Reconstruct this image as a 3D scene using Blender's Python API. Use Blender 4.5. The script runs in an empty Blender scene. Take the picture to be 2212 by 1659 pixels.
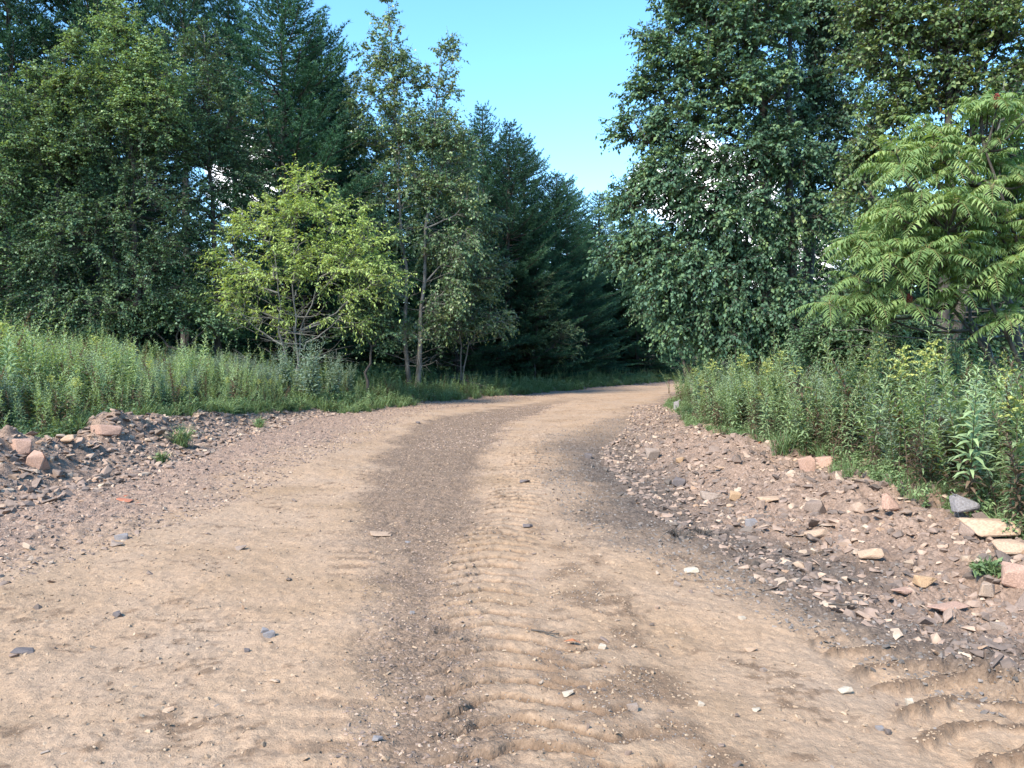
import bpy, bmesh, math, random
import numpy as np
from mathutils import Vector, Matrix

C = bpy.context.scene.collection
random.seed(7)
RNG = np.random.default_rng(11)

# ------------------------------------------------------------------ camera geometry
EYE = 1.5; FP = 1670.0; HY = 780.0          # focal length in units of a 2212 px wide frame
def at(px, py, d):
    return np.array([(px-1106)/FP*d, d, EYE-(py-HY)/FP*d])

# ------------------------------------------------------------------ noise
def _h(ix, iy, seed):
    n = (ix.astype(np.int64)*374761393 + iy.astype(np.int64)*668265263 + seed*974634777) & 0x7fffffff
    n = ((n ^ (n >> 13))*1274126177) & 0x7fffffff
    n = n ^ (n >> 16)
    return (n & 0xffff)/65535.0
def vnoise(x, y, seed=0):
    xi = np.floor(x); yi = np.floor(y); fx = x-xi; fy = y-yi
    fx = fx*fx*(3-2*fx); fy = fy*fy*(3-2*fy)
    a = _h(xi, yi, seed); b = _h(xi+1, yi, seed); c = _h(xi, yi+1, seed); d = _h(xi+1, yi+1, seed)
    return (a*(1-fx)+b*fx)*(1-fy)+(c*(1-fx)+d*fx)*fy - 0.5
def fbm(x, y, f, oct=3, seed=0):
    r = 0; amp = 1.0
    for k in range(oct):
        r = r + amp*vnoise(x*f+k*17.3, y*f-k*9.1, seed+k); f *= 2.1; amp *= 0.5
    return r
def ss(a, b, x):
    t = np.clip((x-a)/(b-a), 0, 1); return t*t*(3-2*t)

# ------------------------------------------------------------------ terrain
def crv(*p):
    ys = [q[0] for q in p]; xs = [q[1] for q in p]
    return lambda y: np.interp(y, ys, xs)
toeL = crv((-5,-7.5),(0,-6.2),(5,-5.5),(7.8,-5.2),(11,-5.1),(15,-5.3),(20,-5.5),(27.6,-3.3),(33,-.1),(44.6,5.4),(55,11.5),(65,20),(75,33),(90,60),(120,130))
toeR = crv((-5,4.5),(0,3.6),(3.2,2.95),(4.2,2.65),(5,2.2),(6.1,2.1),(7.8,1.8),(12.5,1.9),(17,3.0),(25,4.4),(36,7.6),(50,14),(60,21),(72,36),(90,64),(120,134))
vegR = crv((-5,6),(0,5),(5,3.75),(7,3.62),(9,3.85),(11,3.6),(14,3.6),(20,4.6),(25,5.2),(36,8.2),(50,14.6),(60,21.6),(72,36.5),(90,65),(120,135))
vegL = crv((-5,-9),(0,-7.8),(8,-6.75),(14,-6.5),(20,-6.1),(27,-4.1),(33,-1.1),(44,4.3),(55,10.3),(65,18.8),(75,32),(90,59),(120,129))
gravL = crv((0,-4.7),(4.8,-4.0),(7.8,-3.6),(14.7,-3.35),(20,-3.3),(25,-2.7),(33,1.2),(45,7),(60,17),(90,60))
stL = crv((0,-.45),(2.8,-.62),(3.5,-.66),(6,-1.12),(11.4,-2.0),(18.5,-2.3),(25,-.6),(30,1.2),(36,4))
stR = crv((0,-.1),(2.8,-.18),(3.5,-.22),(6,-.36),(11.4,-.5),(18.5,-.1),(25,1.2),(30,2.6),(36,5.2))
darkR = crv((0,3.4),(2.6,2.9),(3.5,2.25),(4.4,1.8),(5.7,1.3),(7.2,.85),(10,.62),(14.7,.8),(20,2.6),(25,4.0),(36,7.4),(50,14))
lugC = crv((0,.2),(2.5,.06),(3.5,-.1),(5.3,-.22),(7.8,.0),(14.7,.35),(25,2.0),(36,5.6))

def masks(x, y):
    n = fbm(x, y, 1.3, 3, 5); n2 = fbm(x, y, 4.0, 2, 9)
    w = 0.75+0.03*y
    jit = (n*0.7+n2*.25)*(1+y*.03)
    g = ss(-w, w, gravL(y)+jit-x)
    s = .97*ss(-.26, .26, (x-stL(y)+jit*.5))*ss(-.2, .2, (stR(y)-x+jit*.4))*(1-ss(24, 34, y))
    k = ss(-.55, .55, x-darkR(y)+jit*.5)*(1-.55*ss(11, 18, y))
    r = np.maximum(ss(-.35, .55, x-toeR(y)+jit), ss(-.2, .5, toeL(y)-x+jit)*(1-ss(16, 24, y)))
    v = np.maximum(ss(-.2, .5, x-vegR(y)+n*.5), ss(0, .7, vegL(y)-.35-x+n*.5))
    return g, s, k, r, v

def lugs(x, y):
    """depth pattern of the tyre lug prints: (offset, how much loose crumbs fill the print)"""
    n2 = fbm(x, y, 2.2, 3, 2); n3 = fbm(x, y, 9, 3, 21)
    dx = x-lugC(y); wid = .27
    env = ss(wid+.1, wid-.08, np.abs(dx))*(1-ss(12, 22, y))*(.55+.45*ss(-.35, .05, fbm(x, y, 1.1, 2, 41)))
    ph = (y+.34*np.abs(dx-.03)+.16*n2+.06*n3)/.20
    tri = np.abs(ph-np.floor(ph)-.5)*2
    z = env*(ss(.14, .32, tri)*.042-.030)*(1+.9*n3); cr = 1.25*env*(1-ss(.14, .34, tri))
    dx2 = x-lugC(y)-.42; env = ss(.2, .08, np.abs(dx2))*(1-ss(3.6, 5.0, y))*.8
    ph = (y-.5*np.abs(dx2)+.06*n2+.05*n3)/.24+.3
    tri = np.abs(ph-np.floor(ph)-.5)*2
    z = z+env*(ss(.12, .3, tri)*.026-.018); cr = np.maximum(cr, 1.3*env*(1-ss(.12, .3, tri)))
    ph = (y+.1*dx+.05*n3)/.2+.4; tri = np.abs(ph-np.floor(ph)-.5)*2
    env = ss(.24, .10, np.abs(x-stL(y)+.10))*(1-ss(10, 16, y))*ss(-.1, .3, fbm(x, y, 1.6, 2, 91))*.8
    z = z+env*(ss(.4, .8, tri)*.016-.008); cr = np.maximum(cr, env*(1-ss(.3, .6, tri))*.7)
    dx3 = x-1.93-.03*np.sin(y*4)
    env = ss(.42, .25, np.abs(dx3))*ss(2.2, 2.5, y)*(1-ss(4.0, 4.4, y))
    ph = (y+.9*dx3*dx3-.30*dx3+.22*n2+.05*n3)/.21
    tri = np.abs(ph-np.floor(ph)-.5)*2
    z = z+env*(ss(.60, .86, tri)*.030-.018)*(1+2*n3); cr = np.maximum(cr, env*ss(.6, .9, tri)*.9)
    return z, cr
def crumbs(x, y):
    z, cr = lugs(x, y)
    n = .55*fbm(x, y, 1.7, 2, 71)+.75*fbm(x, y*1.5, 7.5, 3, 72)+.35*fbm(x, y, 30, 2, 74)
    c = ss(.26, .62, n)*.85
    c = np.maximum(c, cr*1.2)
    c = np.maximum(c, ss(.42, .25, np.abs(x-lugC(y)-.55))*ss(-.1, .3, fbm(x, y, 5, 3, 73))*(1-ss(5, 9, y))*.8)
    return np.clip(c, 0, 1)
def height(x, y, fine=True):
    n1 = fbm(x, y, .35, 3, 1); n2 = fbm(x, y, 2.2, 3, 2)
    z = n1*.10 + n2*.022
    # windrow of spoil along the left edge
    dl = toeL(y)-x
    hb = 0.30*(1-ss(13.5, 19, y))*ss(-1, 4.5, y)*(.8+.75*fbm(x*0+3, y, .9, 2, 4)) + .10
    z = z + hb*np.exp(-((dl-1.15)/.55)**2)*(1+.6*n2)
    z = z + ss(0, 1.1, dl)*.12
    z = z + np.clip((dl-1.2)*.125, 0, 1.5)*ss(4, 16, y)*(1-ss(27, 40, y)*.75)
    # right bank
    dr = x-toeR(y)
    hr = (.27*(1-ss(10, 22, y))+.08)*(.85+.6*fbm(x*0+8, y, .8, 2, 14))
    z = z + hr*ss(0, 1.25, dr)*(1+.45*n2)
    z = z - ss(4.5, 12, dr)*.35
    z = z + ss(18, 75, np.hypot(x-8, y-30)-30)*11*(1-.0*x)
    if fine:
        g, s, k, r, v = masks(x, y)
        n3 = fbm(x, y, 9, 3, 21); n4 = fbm(x, y, 30, 2, 31)
        rough = np.clip(g*.8+k*.6+r*1.0+s*.35, 0, 1.3)
        z = z + n3*(.012+.030*rough) + n4*(.007+.022*rough) + (.35-np.abs(fbm(x, y, 14, 2, 61)))*.016*ss(-.1, .25, fbm(x, y, 1.4, 2, 62))
        z = z - s*.018
        z = z + lugs(x, y)[0]
        cb = crumbs(x, y); z = z + cb*(.003+.5*(.02*fbm(x, y, 34, 2, 81)+.012*fbm(x, y, 70, 1, 82)))
        env4 = np.exp(-((x-2.42-.1*np.sin(y*3))/.16)**2)*ss(2.0, 2.4, y)*(1-ss(3.6, 4.3, y))
        z = z + env4*(.035+.09*n3+.07*n4)
    return z
def hz(x, y):
    return float(height(np.array([float(x)]), np.array([float(y)]), False)[0])

# ------------------------------------------------------------------ mesh helpers
class MB:
    def __init__(s): s.V = []; s.F = []; s.R = []; s.n = 0
    def add(s, v, f, r):
        v = np.asarray(v, dtype=np.float32).reshape(-1, 3); f = np.asarray(f, dtype=np.int32).reshape(-1, 3)
        s.V.append(v); s.F.append(f+s.n)
        s.R.append(np.broadcast_to(np.asarray(r, dtype=np.float32), (len(v),))); s.n += len(v)
    def inst(s, T, TF, pos, R, sc, rnd, tr=None):
        """T (k,3) template, pos (N,3), R (N,3,3) rows = images of the template axes, sc (N,) or (N,3)"""
        N = len(pos)
        if N == 0: return
        sc = np.asarray(sc, dtype=float)
        if sc.ndim == 1: sc = sc[:, None].repeat(3, 1)
        L = T[None, :, :]*sc[:, None, :]
        v = np.einsum('nki,nij->nkj', L, R)+pos[:, None, :]
        k = len(T)
        f = TF[None, :, :]+(np.arange(N)*k)[:, None, None]
        r = np.repeat(np.asarray(rnd, dtype=np.float32), k)
        if tr is not None: r = r+np.tile(tr, N)
        s.add(v.reshape(-1, 3), f.reshape(-1, 3), r)
    def arrays(s): return np.concatenate(s.V), np.concatenate(s.F), np.concatenate(s.R)
    def build(s, name, mat, parent=None, loc=None, smooth=False):
        v, f, r = s.arrays()
        if loc is not None: v = v-np.asarray(loc, dtype=np.float32)
        return mk(name, v, f, r, mat, parent, smooth)
def mk(name, v, f, r, mat, parent=None, smooth=False):
    me = bpy.data.meshes.new(name)
    me.vertices.add(len(v)); me.vertices.foreach_set('co', np.ascontiguousarray(v, dtype=np.float32).ravel())
    me.loops.add(f.size); me.loops.foreach_set('vertex_index', np.ascontiguousarray(f, dtype=np.int32).ravel())
    me.polygons.add(len(f)); k = f.shape[1]
    me.polygons.foreach_set('loop_start', np.arange(len(f), dtype=np.int32)*k)
    me.polygons.foreach_set('loop_total', np.full(len(f), k, dtype=np.int32))
    me.polygons.foreach_set('use_smooth', np.full(len(f), smooth, dtype=bool))
    if r is not None:
        a = me.attributes.new('rnd', 'FLOAT', 'POINT'); a.data.foreach_set('value', np.ascontiguousarray(r, dtype=np.float32))
    me.update(calc_edges=True)
    me.materials.append(mat)
    o = bpy.data.objects.new(name, me); C.objects.link(o)
    if parent is not None: o.parent = parent
    return o
def empty(name, loc, label, cat, group=None):
    o = bpy.data.objects.new(name, None); C.objects.link(o); o.location = loc; o.empty_display_size = .2
    return tag(o, label, cat, group)
def tag(o, label=None, cat=None, group=None, kind=None):
    if label: o['label'] = label
    if cat: o['category'] = cat
    if group: o['group'] = group
    if kind: o['kind'] = kind
    return o
def nrm(a): return a/np.maximum(np.linalg.norm(a, axis=-1, keepdims=True), 1e-9)
def frames(d, up):
    """rows: side, dir, normal"""
    d = nrm(d); side = nrm(np.cross(d, up)); n = np.cross(side, d)
    return np.stack([side, d, n], axis=1)
def rand_rot(rng, N, tilt=1.0):
    a = rng.uniform(0, 2*np.pi, N)
    n = nrm(np.stack([rng.normal(0, tilt, N), rng.normal(0, tilt, N), np.ones(N)], 1))
    d = np.stack([np.cos(a), np.sin(a), np.zeros(N)], 1)
    d = nrm(d-n*np.sum(d*n, 1, keepdims=True)); s = np.cross(d, n)
    return np.stack([s, d, n], axis=1)
def tube(mb, P, rad, ns=5, r=0.0):
    P = np.asarray(P, float); K = len(P); rad = np.broadcast_to(np.asarray(rad, float), (K,))
    t = np.gradient(P, axis=0); t = nrm(t)
    ref = np.array([0.31, 0.87, 0.11]) if abs(t[0][2]) > .5 else np.array([0, 0, 1.])
    a = nrm(np.cross(t, ref)); b = np.cross(t, a)
    an = np.arange(ns)*2*np.pi/ns
    v = P[:, None, :]+rad[:, None, None]*(a[:, None, :]*np.cos(an)[None, :, None]+b[:, None, :]*np.sin(an)[None, :, None])
    i = np.arange(K-1)[:, None]*ns; j = np.arange(ns)[None, :]; j2 = (j+1) % ns
    q = np.stack([i+j, i+j2, i+ns+j2, i+ns+j], -1).reshape(-1, 4)
    f = np.concatenate([q[:, [0, 1, 2]], q[:, [0, 2, 3]]])
    cap = [[(K-1)*ns+0, (K-1)*ns+k, (K-1)*ns+k+1] for k in range(1, ns-1)]
    mb.add(v.reshape(-1, 3), np.concatenate([f, np.array(cap)]), r)

LEAF = np.array([[0, 0, 0], [-.36, .42, .10], [.36, .42, .10], [0, 1, -.10]]); LEAF_F = np.array([[0, 2, 1], [1, 2, 3]])
LANC = np.array([[0, 0, 0], [-.09, .35, .05], [.09, .35, .05], [-.07, .7, -.06], [.07, .7, -.06], [0, 1, -.30]])
LANC_F = np.array([[0, 2, 1], [1, 2, 4], [1, 4, 3], [3, 4, 5]])
PRISM = np.array([[-1, 0, -.6], [1, 0, -.6], [0, 0, 1], [-.6, 1, -.4], [.6, 1, -.4], [0, 1, .6]])
PRISM_F = np.array([[0, 1, 4], [0, 4, 3], [1, 2, 5], [1, 5, 4], [2, 0, 3], [2, 3, 5]])

# ------------------------------------------------------------------ materials
def nmat(name):
    m = bpy.data.materials.new(name); m.use_nodes = True; nt = m.node_tree; nt.nodes.clear(); return m, nt
def N(nt, t, **kw):
    n = nt.nodes.new(t)
    for k, v in kw.items():
        if k in n.inputs: n.inputs[k].default_value = v
        else: setattr(n, k, v)
    return n
def ramp(nt, stops, interp='LINEAR'):
    r = nt.nodes.new('ShaderNodeValToRGB'); r.color_ramp.interpolation = interp
    e = r.color_ramp.elements
    while len(e) < len(stops): e.new(0.5)
    for i, (p, c) in enumerate(stops): e[i].position = p; e[i].color = (*c, 1)
    return r
def leaf_mat(name, stops, trans=.3, rough=.45, spec=.4, objvar=.12, sat=.96):
    m, nt = nmat(name); L = nt.links
    at_ = N(nt, 'ShaderNodeAttribute', attribute_name='rnd')
    rp = ramp(nt, stops); L.new(at_.outputs['Fac'], rp.inputs['Fac'])
    oi = N(nt, 'ShaderNodeObjectInfo')
    hs = N(nt, 'ShaderNodeHueSaturation'); L.new(rp.outputs['Color'], hs.inputs['Color']); hs.inputs['Saturation'].default_value = sat
    mr = N(nt, 'ShaderNodeMapRange'); mr.inputs['To Min'].default_value = 1-objvar; mr.inputs['To Max'].default_value = 1+objvar
    L.new(oi.outputs['Random'], mr.inputs['Value']); L.new(mr.outputs[0], hs.inputs['Value'])
    p = N(nt, 'ShaderNodeBsdfPrincipled', Roughness=rough); p.inputs['Specular IOR Level'].default_value = spec
    tr = N(nt, 'ShaderNodeBsdfTranslucent'); mx = N(nt, 'ShaderNodeMixShader'); mx.inputs[0].default_value = trans
    yl = N(nt, 'ShaderNodeMix', data_type='RGBA', blend_type='MULTIPLY'); yl.inputs[0].default_value = 1
    yl.inputs[7].default_value = (1.25, 1.2, .5, 1)
    L.new(hs.outputs[0], yl.inputs[6]); L.new(yl.outputs[2], tr.inputs['Color'])
    L.new(hs.outputs[0], p.inputs['Base Color'])
    o = N(nt, 'ShaderNodeOutputMaterial'); L.new(p.outputs[0], mx.inputs[1]); L.new(tr.outputs[0], mx.inputs[2]); L.new(mx.outputs[0], o.inputs[0])
    return m
def bark_mat(name, c1, c2, scale=14, lichen=None):
    m, nt = nmat(name); L = nt.links
    tc = N(nt, 'ShaderNodeTexCoord'); mp = N(nt, 'ShaderNodeMapping'); mp.inputs['Scale'].default_value = (1, 1, .25)
    L.new(tc.outputs['Object'], mp.inputs[0])
    nz = N(nt, 'ShaderNodeTexNoise', Scale=scale, Detail=5.0); L.new(mp.outputs[0], nz.inputs['Vector'])
    rp = ramp(nt, [(.32, c1), (.62, c2)]+([(.70, lichen)] if lichen else [])); L.new(nz.outputs['Fac'], rp.inputs['Fac'])
    bp = N(nt, 'ShaderNodeBump', Strength=.6, Distance=.02); L.new(nz.outputs['Fac'], bp.inputs['Height'])
    p = N(nt, 'ShaderNodeBsdfPrincipled', Roughness=.85); L.new(rp.outputs[0], p.inputs['Base Color']); L.new(bp.outputs[0], p.inputs['Normal'])
    o = N(nt, 'ShaderNodeOutputMaterial'); L.new(p.outputs[0], o.inputs[0]); return m

M = {}
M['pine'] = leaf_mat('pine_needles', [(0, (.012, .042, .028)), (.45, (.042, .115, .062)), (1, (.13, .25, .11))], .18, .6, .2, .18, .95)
M['birch'] = leaf_mat('birch_leaves', [(0, (.055, .11, .06)), (.6, (.11, .185, .085)), (1, (.21, .30, .12))], .28, .5, .3)
M['birch_pale_sunlit'] = leaf_mat('pale_sunlit_birch_leaves', [(0, (.12, .205, .085)), (.6, (.21, .31, .12)), (1, (.34, .43, .17))], .3, .5, .3)  # sunlight on the birch tops put into leaf colour; left-edge tree simply yellower
M['cherry'] = leaf_mat('bright_leaves', [(0, (.24, .34, .07)), (.55, (.40, .52, .12)), (.985, (.50, .62, .16)), (1, (.42, .20, .05))], .4, .6, .2, .12, .88)
M['aspen'] = leaf_mat('aspen_leaves', [(0, (.06, .125, .06)), (.5, (.12, .195, .085)), (.85, (.20, .25, .09)), (1, (.30, .27, .10))], .25, .4, .4)
M['poplar'] = leaf_mat('poplar_leaves', [(0, (.045, .10, .065)), (.55, (.09, .165, .09)), (.9, (.16, .24, .09)), (1, (.20, .25, .08))], .25, .55, .25)
M['yellowing'] = leaf_mat('yellowing_leaves', [(0, (.065, .12, .05)), (.5, (.12, .185, .065)), (.95, (.22, .26, .075)), (1, (.36, .18, .05))], .28, .42, .4)
M['sumac'] = leaf_mat('sumac_leaves', [(0, (.12, .205, .06)), (.6, (.21, .32, .10)), (1, (.37, .47, .15))], .4, .55, .25, .12, .92)
M['shrub'] = leaf_mat('shrub_leaves', [(0, (.05, .10, .05)), (.6, (.09, .165, .07)), (1, (.15, .23, .09))], .25, .5, .35)
# one material for herb plants: rnd 0-1 leaves, 1.1-1.5 stems and dead leaves, 2+ blossoms
def herb_mat(name, dark, mid, light):
    m = leaf_mat(name, [(0, dark), (.18, mid), (.33, light), (.36, (.10, .065, .035)), (.5, (.16, .10, .06)), (.62, (.34, .42, .09)), (.85, (.52, .50, .09))], .3, .6, .2, .15, .84)
    nt = m.node_tree; a = [n for n in nt.nodes if n.type == 'ATTRIBUTE'][0]; rp = [n for n in nt.nodes if n.type == 'VALTORGB'][0]
    dv = N(nt, 'ShaderNodeMath', operation='DIVIDE'); dv.inputs[1].default_value = 3.0
    nt.links.new(a.outputs['Fac'], dv.inputs[0]); nt.links.new(dv.outputs[0], rp.inputs['Fac']); return m
M['herb'] = herb_mat('goldenrod_green', (.15, .23, .09), (.235, .34, .135), (.34, .45, .18))
M['mugwort'] = herb_mat('silvery_green', (.15, .23, .15), (.21, .30, .20), (.28, .37, .25))
M['grass'] = herb_mat('grass_green', (.10, .18, .06), (.16, .255, .085), (.24, .34, .12))
M['bark_dark'] = bark_mat('dark_bark', (.028, .022, .018), (.075, .062, .05))
M['bark_grey'] = bark_mat('grey_bark', (.085, .078, .068), (.19, .175, .15), 10)
M['bark_lichen'] = bark_mat('lichen_bark', (.04, .034, .028), (.10, .088, .07), 12, (.34, .38, .33))

def stone_mat(name, useobj, stops=None, bump=.5):
    m, nt = nmat(name); L = nt.links
    stops = stops or [(0, (.115, .085, .068)), (.3, (.18, .13, .10)), (.6, (.24, .168, .128)), (.82, (.35, .24, .17)), (.95, (.40, .30, .215)), (1, (.33, .20, .12))]
    if useobj: src = N(nt, 'ShaderNodeObjectInfo').outputs['Random']
    else: src = N(nt, 'ShaderNodeAttribute', attribute_name='rnd').outputs['Fac']
    rp = ramp(nt, stops); L.new(src, rp.inputs['Fac'])
    tc = N(nt, 'ShaderNodeTexCoord'); nz = N(nt, 'ShaderNodeTexNoise', Scale=22.0, Detail=6.0); L.new(tc.outputs['Object'], nz.inputs['Vector'])
    mr = N(nt, 'ShaderNodeMapRange'); mr.inputs['From Min'].default_value = .3; mr.inputs['From Max'].default_value = .7
    mr.inputs['To Min'].default_value = .72; mr.inputs['To Max'].default_value = 1.2; L.new(nz.outputs['Fac'], mr.inputs['Value'])
    mx = N(nt, 'ShaderNodeMix', data_type='RGBA', blend_type='MULTIPLY'); mx.inputs[0].default_value = 1
    L.new(rp.outputs[0], mx.inputs[6]); L.new(mr.outputs[0], mx.inputs[7])
    bp = N(nt, 'ShaderNodeBump', Strength=bump, Distance=.01); L.new(nz.outputs['Fac'], bp.inputs['Height'])
    p = N(nt, 'ShaderNodeBsdfPrincipled', Roughness=.85); L.new(mx.outputs[2], p.inputs['Base Color']); L.new(bp.outputs[0], p.inputs['Normal'])
    o = N(nt, 'ShaderNodeOutputMaterial'); L.new(p.outputs[0], o.inputs[0]); return m
M['stone'] = stone_mat('field_stone', True)
M['gravel'] = stone_mat('loose_gravel', False)
M['crumb'] = stone_mat('tan_crumbs', False, [(0, (.13, .09, .06)), (.35, (.26, .18, .115)), (.7, (.34, .235, .15)), (.93, (.37, .27, .18)), (1, (.20, .165, .14))])
M['clod'] = stone_mat('dark_clod', True, [(0, (.09, .07, .055)), (1, (.17, .135, .11))])
M['clodm'] = stone_mat('dark_crumbs', False, [(0, (.09, .075, .062)), (1, (.22, .185, .16))])
def one(name, c): return stone_mat(name, True, [(0, c), (1, tuple(min(1, q*1.05) for q in c))])
M['st_grey'] = one('blue_grey_stone', (.20, .18, .175)); M['st_tan'] = one('tan_stone', (.37, .25, .165))
M['st_ochre'] = one('ochre_stone', (.34, .215, .12)); M['st_pink'] = one('pinkish_stone', (.35, .215, .155))
M['st_white'] = one('pale_stone', (.40, .33, .25)); M['st_dark'] = one('dark_stone', (.11, .09, .085)); M['st_rust'] = one('rusty_stone', (.36, .13, .07))
M['st_mid'] = one('grey_brown_stone', (.24, .18, .14))
M['redleaf'] = leaf_mat('fallen_leaf', [(0, (.36, .08, .03)), (1, (.45, .16, .06))], .2)
M['stalk'] = bark_mat('leaf_stalk', (.16, .12, .05), (.24, .20, .08), 20)
M['fruit'] = bark_mat('sumac_fruit', (.10, .02, .015), (.24, .05, .03), 40)

# ------------------------------------------------------------------ ground sheet
def axis_y():
    ys = [1.2]
    while ys[-1] < 80: ys.append(ys[-1]+max(.010, .0034*ys[-1]))
    lo = [-60, -40, -25, -15, -8, -4, -2, -1, 0, .5, .9]
    hi = [82, 86, 92, 100, 115, 140, 180, 250, 400, 700]
    return np.array(lo+ys+hi)
def axis_x():
    xs = [0.0]
    while xs[-1] < 60: xs.append(xs[-1]+.0125*max(1, (xs[-1]/3.3)**1.15))
    xs += [65, 75, 90, 120, 180, 300, 700]
    xs = np.array(xs); return np.concatenate([-xs[:0:-1], xs])
ax, ay = axis_x(), axis_y()
X, Y = np.meshgrid(ax, ay); X = X.ravel(); Y = Y.ravel()
Z = height(X, Y)
nx, ny = len(ax), len(ay)
print('ground', nx, ny, nx*ny)
ii = np.arange(nx-1)[None, :]+np.arange(ny-1)[:, None]*nx
Q = np.stack([ii, ii+1, ii+nx+1, ii+nx], -1).reshape(-1, 4)

def ground_mat():
    m, nt = nmat('dirt_road_ground'); L = nt.links
    def A(n): return N(nt, 'ShaderNodeAttribute', attribute_name=n).outputs['Fac']
    tc = N(nt, 'ShaderNodeTexCoord').outputs['Object']
    def noise(s, d=4.0, r=.55): q = N(nt, 'ShaderNodeTexNoise', Scale=s, Detail=d, Roughness=r); L.new(tc, q.inputs['Vector']); return q.outputs['Fac']
    def mixc(f, a, b):
        q = N(nt, 'ShaderNodeMix', data_type='RGBA')
        for s_, v in ((0, f), (6, a), (7, b)):
            if isinstance(v, bpy.types.NodeSocket): L.new(v, q.inputs[s_])
            else: q.inputs[s_].default_value = v if s_ == 0 else (*v, 1)
        return q.outputs[2]
    def rp(f, *st): q = ramp(nt, st); L.new(f, q.inputs['Fac']); return q.outputs['Color']
    nb = noise(.9, 5); nm = noise(5, 6, .65); nf = noise(38, 5, .7); ng = noise(120, 4, .7)
    tan = rp(nb, (.33, (.295, .193, .115)), (.5, (.35, .235, .150)), (.68, (.345, .242, .165)))
    tan = mixc(rp(nm, (.50, (0, 0, 0)), (.70, (.5, .5, .5))), tan, (.30, .205, .13))
    tan = mixc(rp(noise(14, 6, .7), (.56, (0, 0, 0)), (.68, (.55, .55, .55))), tan, (.25, .17, .112))
    tan = mixc(A('m_c'), tan, (.165, .105, .065))
    mauve = rp(nm, (.3, (.205, .136, .098)), (.6, (.28, .190, .138)))
    brown = rp(nm, (.3, (.148, .099, .066)), (.65, (.20, .137, .094)))
    dark = rp(nm, (.3, (.075, .055, .043)), (.65, (.125, .095, .075)))
    rub = rp(nm, (.3, (.185, .125, .09)), (.65, (.26, .178, .13)))
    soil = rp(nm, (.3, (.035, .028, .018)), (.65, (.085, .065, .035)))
    c = mixc(A('m_g'), tan, mauve); c = mixc(A('m_s'), c, brown); c = mixc(A('m_k'), c, dark); c = mixc(A('m_r'), c, rub)
    # pebbles pressed into the surface: each cell its own tone
    vo = N(nt, 'ShaderNodeTexVoronoi', Scale=62.0); L.new(tc, vo.inputs['Vector'])
    vo2 = N(nt, 'ShaderNodeTexVoronoi', Scale=24.0); L.new(tc, vo2.inputs['Vector'])
    bw = N(nt, 'ShaderNodeSeparateColor'); L.new(vo.outputs['Color'], bw.inputs[0])
    mr = N(nt, 'ShaderNodeMapRange'); mr.inputs['To Min'].default_value = .70; mr.inputs['To Max'].default_value = 1.32; L.new(bw.outputs[0], mr.inputs['Value'])
    cell = N(nt, 'ShaderNodeMix', data_type='RGBA', blend_type='MULTIPLY'); L.new(c, cell.inputs[6]); L.new(mr.outputs[0], cell.inputs[7])
    add = N(nt, 'ShaderNodeMath', operation='ADD'); add2 = N(nt, 'ShaderNodeMath', operation='ADD'); add3 = N(nt, 'ShaderNodeMath', operation='ADD', use_clamp=True)
    L.new(A('m_g'), add.inputs[0]); L.new(A('m_s'), add.inputs[1]); L.new(add.outputs[0], add2.inputs[0]); L.new(A('m_k'), add2.inputs[1]); L.new(add2.outputs[0], add3.inputs[0]); L.new(A('m_r'), add3.inputs[1])
    sc = N(nt, 'ShaderNodeMapRange'); sc.inputs['To Min'].default_value = .22; sc.inputs['To Max'].default_value = .85; L.new(add3.outputs[0], sc.inputs['Value'])
    L.new(sc.outputs[0], cell.inputs[0])
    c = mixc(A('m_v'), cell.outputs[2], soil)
    fine = N(nt, 'ShaderNodeMapRange'); fine.inputs['From Min'].default_value = .3; fine.inputs['From Max'].default_value = .7
    fine.inputs['To Min'].default_value = .80; fine.inputs['To Max'].default_value = 1.18; L.new(nf, fine.inputs['Value'])
    fm = N(nt, 'ShaderNodeMix', data_type='RGBA', blend_type='MULTIPLY'); fm.inputs[0].default_value = 1; L.new(c, fm.inputs[6]); L.new(fine.outputs[0], fm.inputs[7])
    # bump
    hgt = N(nt, 'ShaderNodeMath', operation='MULTIPLY_ADD'); L.new(nf, hgt.inputs[0]); hgt.inputs[1].default_value = 1.3; L.new(ng, hgt.inputs[2])
    h2 = N(nt, 'ShaderNodeMath', operation='MULTIPLY'); L.new(vo.outputs['Distance'], h2.inputs[0]); L.new(sc.outputs[0], h2.inputs[1])
    h3 = N(nt, 'ShaderNodeMath', operation='SUBTRACT'); L.new(hgt.outputs[0], h3.inputs[0]); L.new(h2.outputs[0], h3.inputs[1])
    bp = N(nt, 'ShaderNodeBump', Strength=.75, Distance=.010); L.new(h3.outputs[0], bp.inputs['Height'])
    p = N(nt, 'ShaderNodeBsdfPrincipled', Roughness=.92); p.inputs['Specular IOR Level'].default_value = .25
    L.new(fm.outputs[2], p.inputs['Base Color']); L.new(bp.outputs[0], p.inputs['Normal'])
    o = N(nt, 'ShaderNodeOutputMaterial'); L.new(p.outputs[0], o.inputs[0]); return m
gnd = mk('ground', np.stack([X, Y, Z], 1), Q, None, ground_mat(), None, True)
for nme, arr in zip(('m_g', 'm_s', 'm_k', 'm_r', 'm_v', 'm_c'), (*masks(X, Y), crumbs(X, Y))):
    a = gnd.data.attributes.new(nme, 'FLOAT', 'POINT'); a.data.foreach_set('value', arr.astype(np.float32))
tag(gnd, 'rutted tan dirt and gravel road with stony edges', kind='structure'); gnd['category'] = 'ground'
del X, Y, Z, Q

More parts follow.
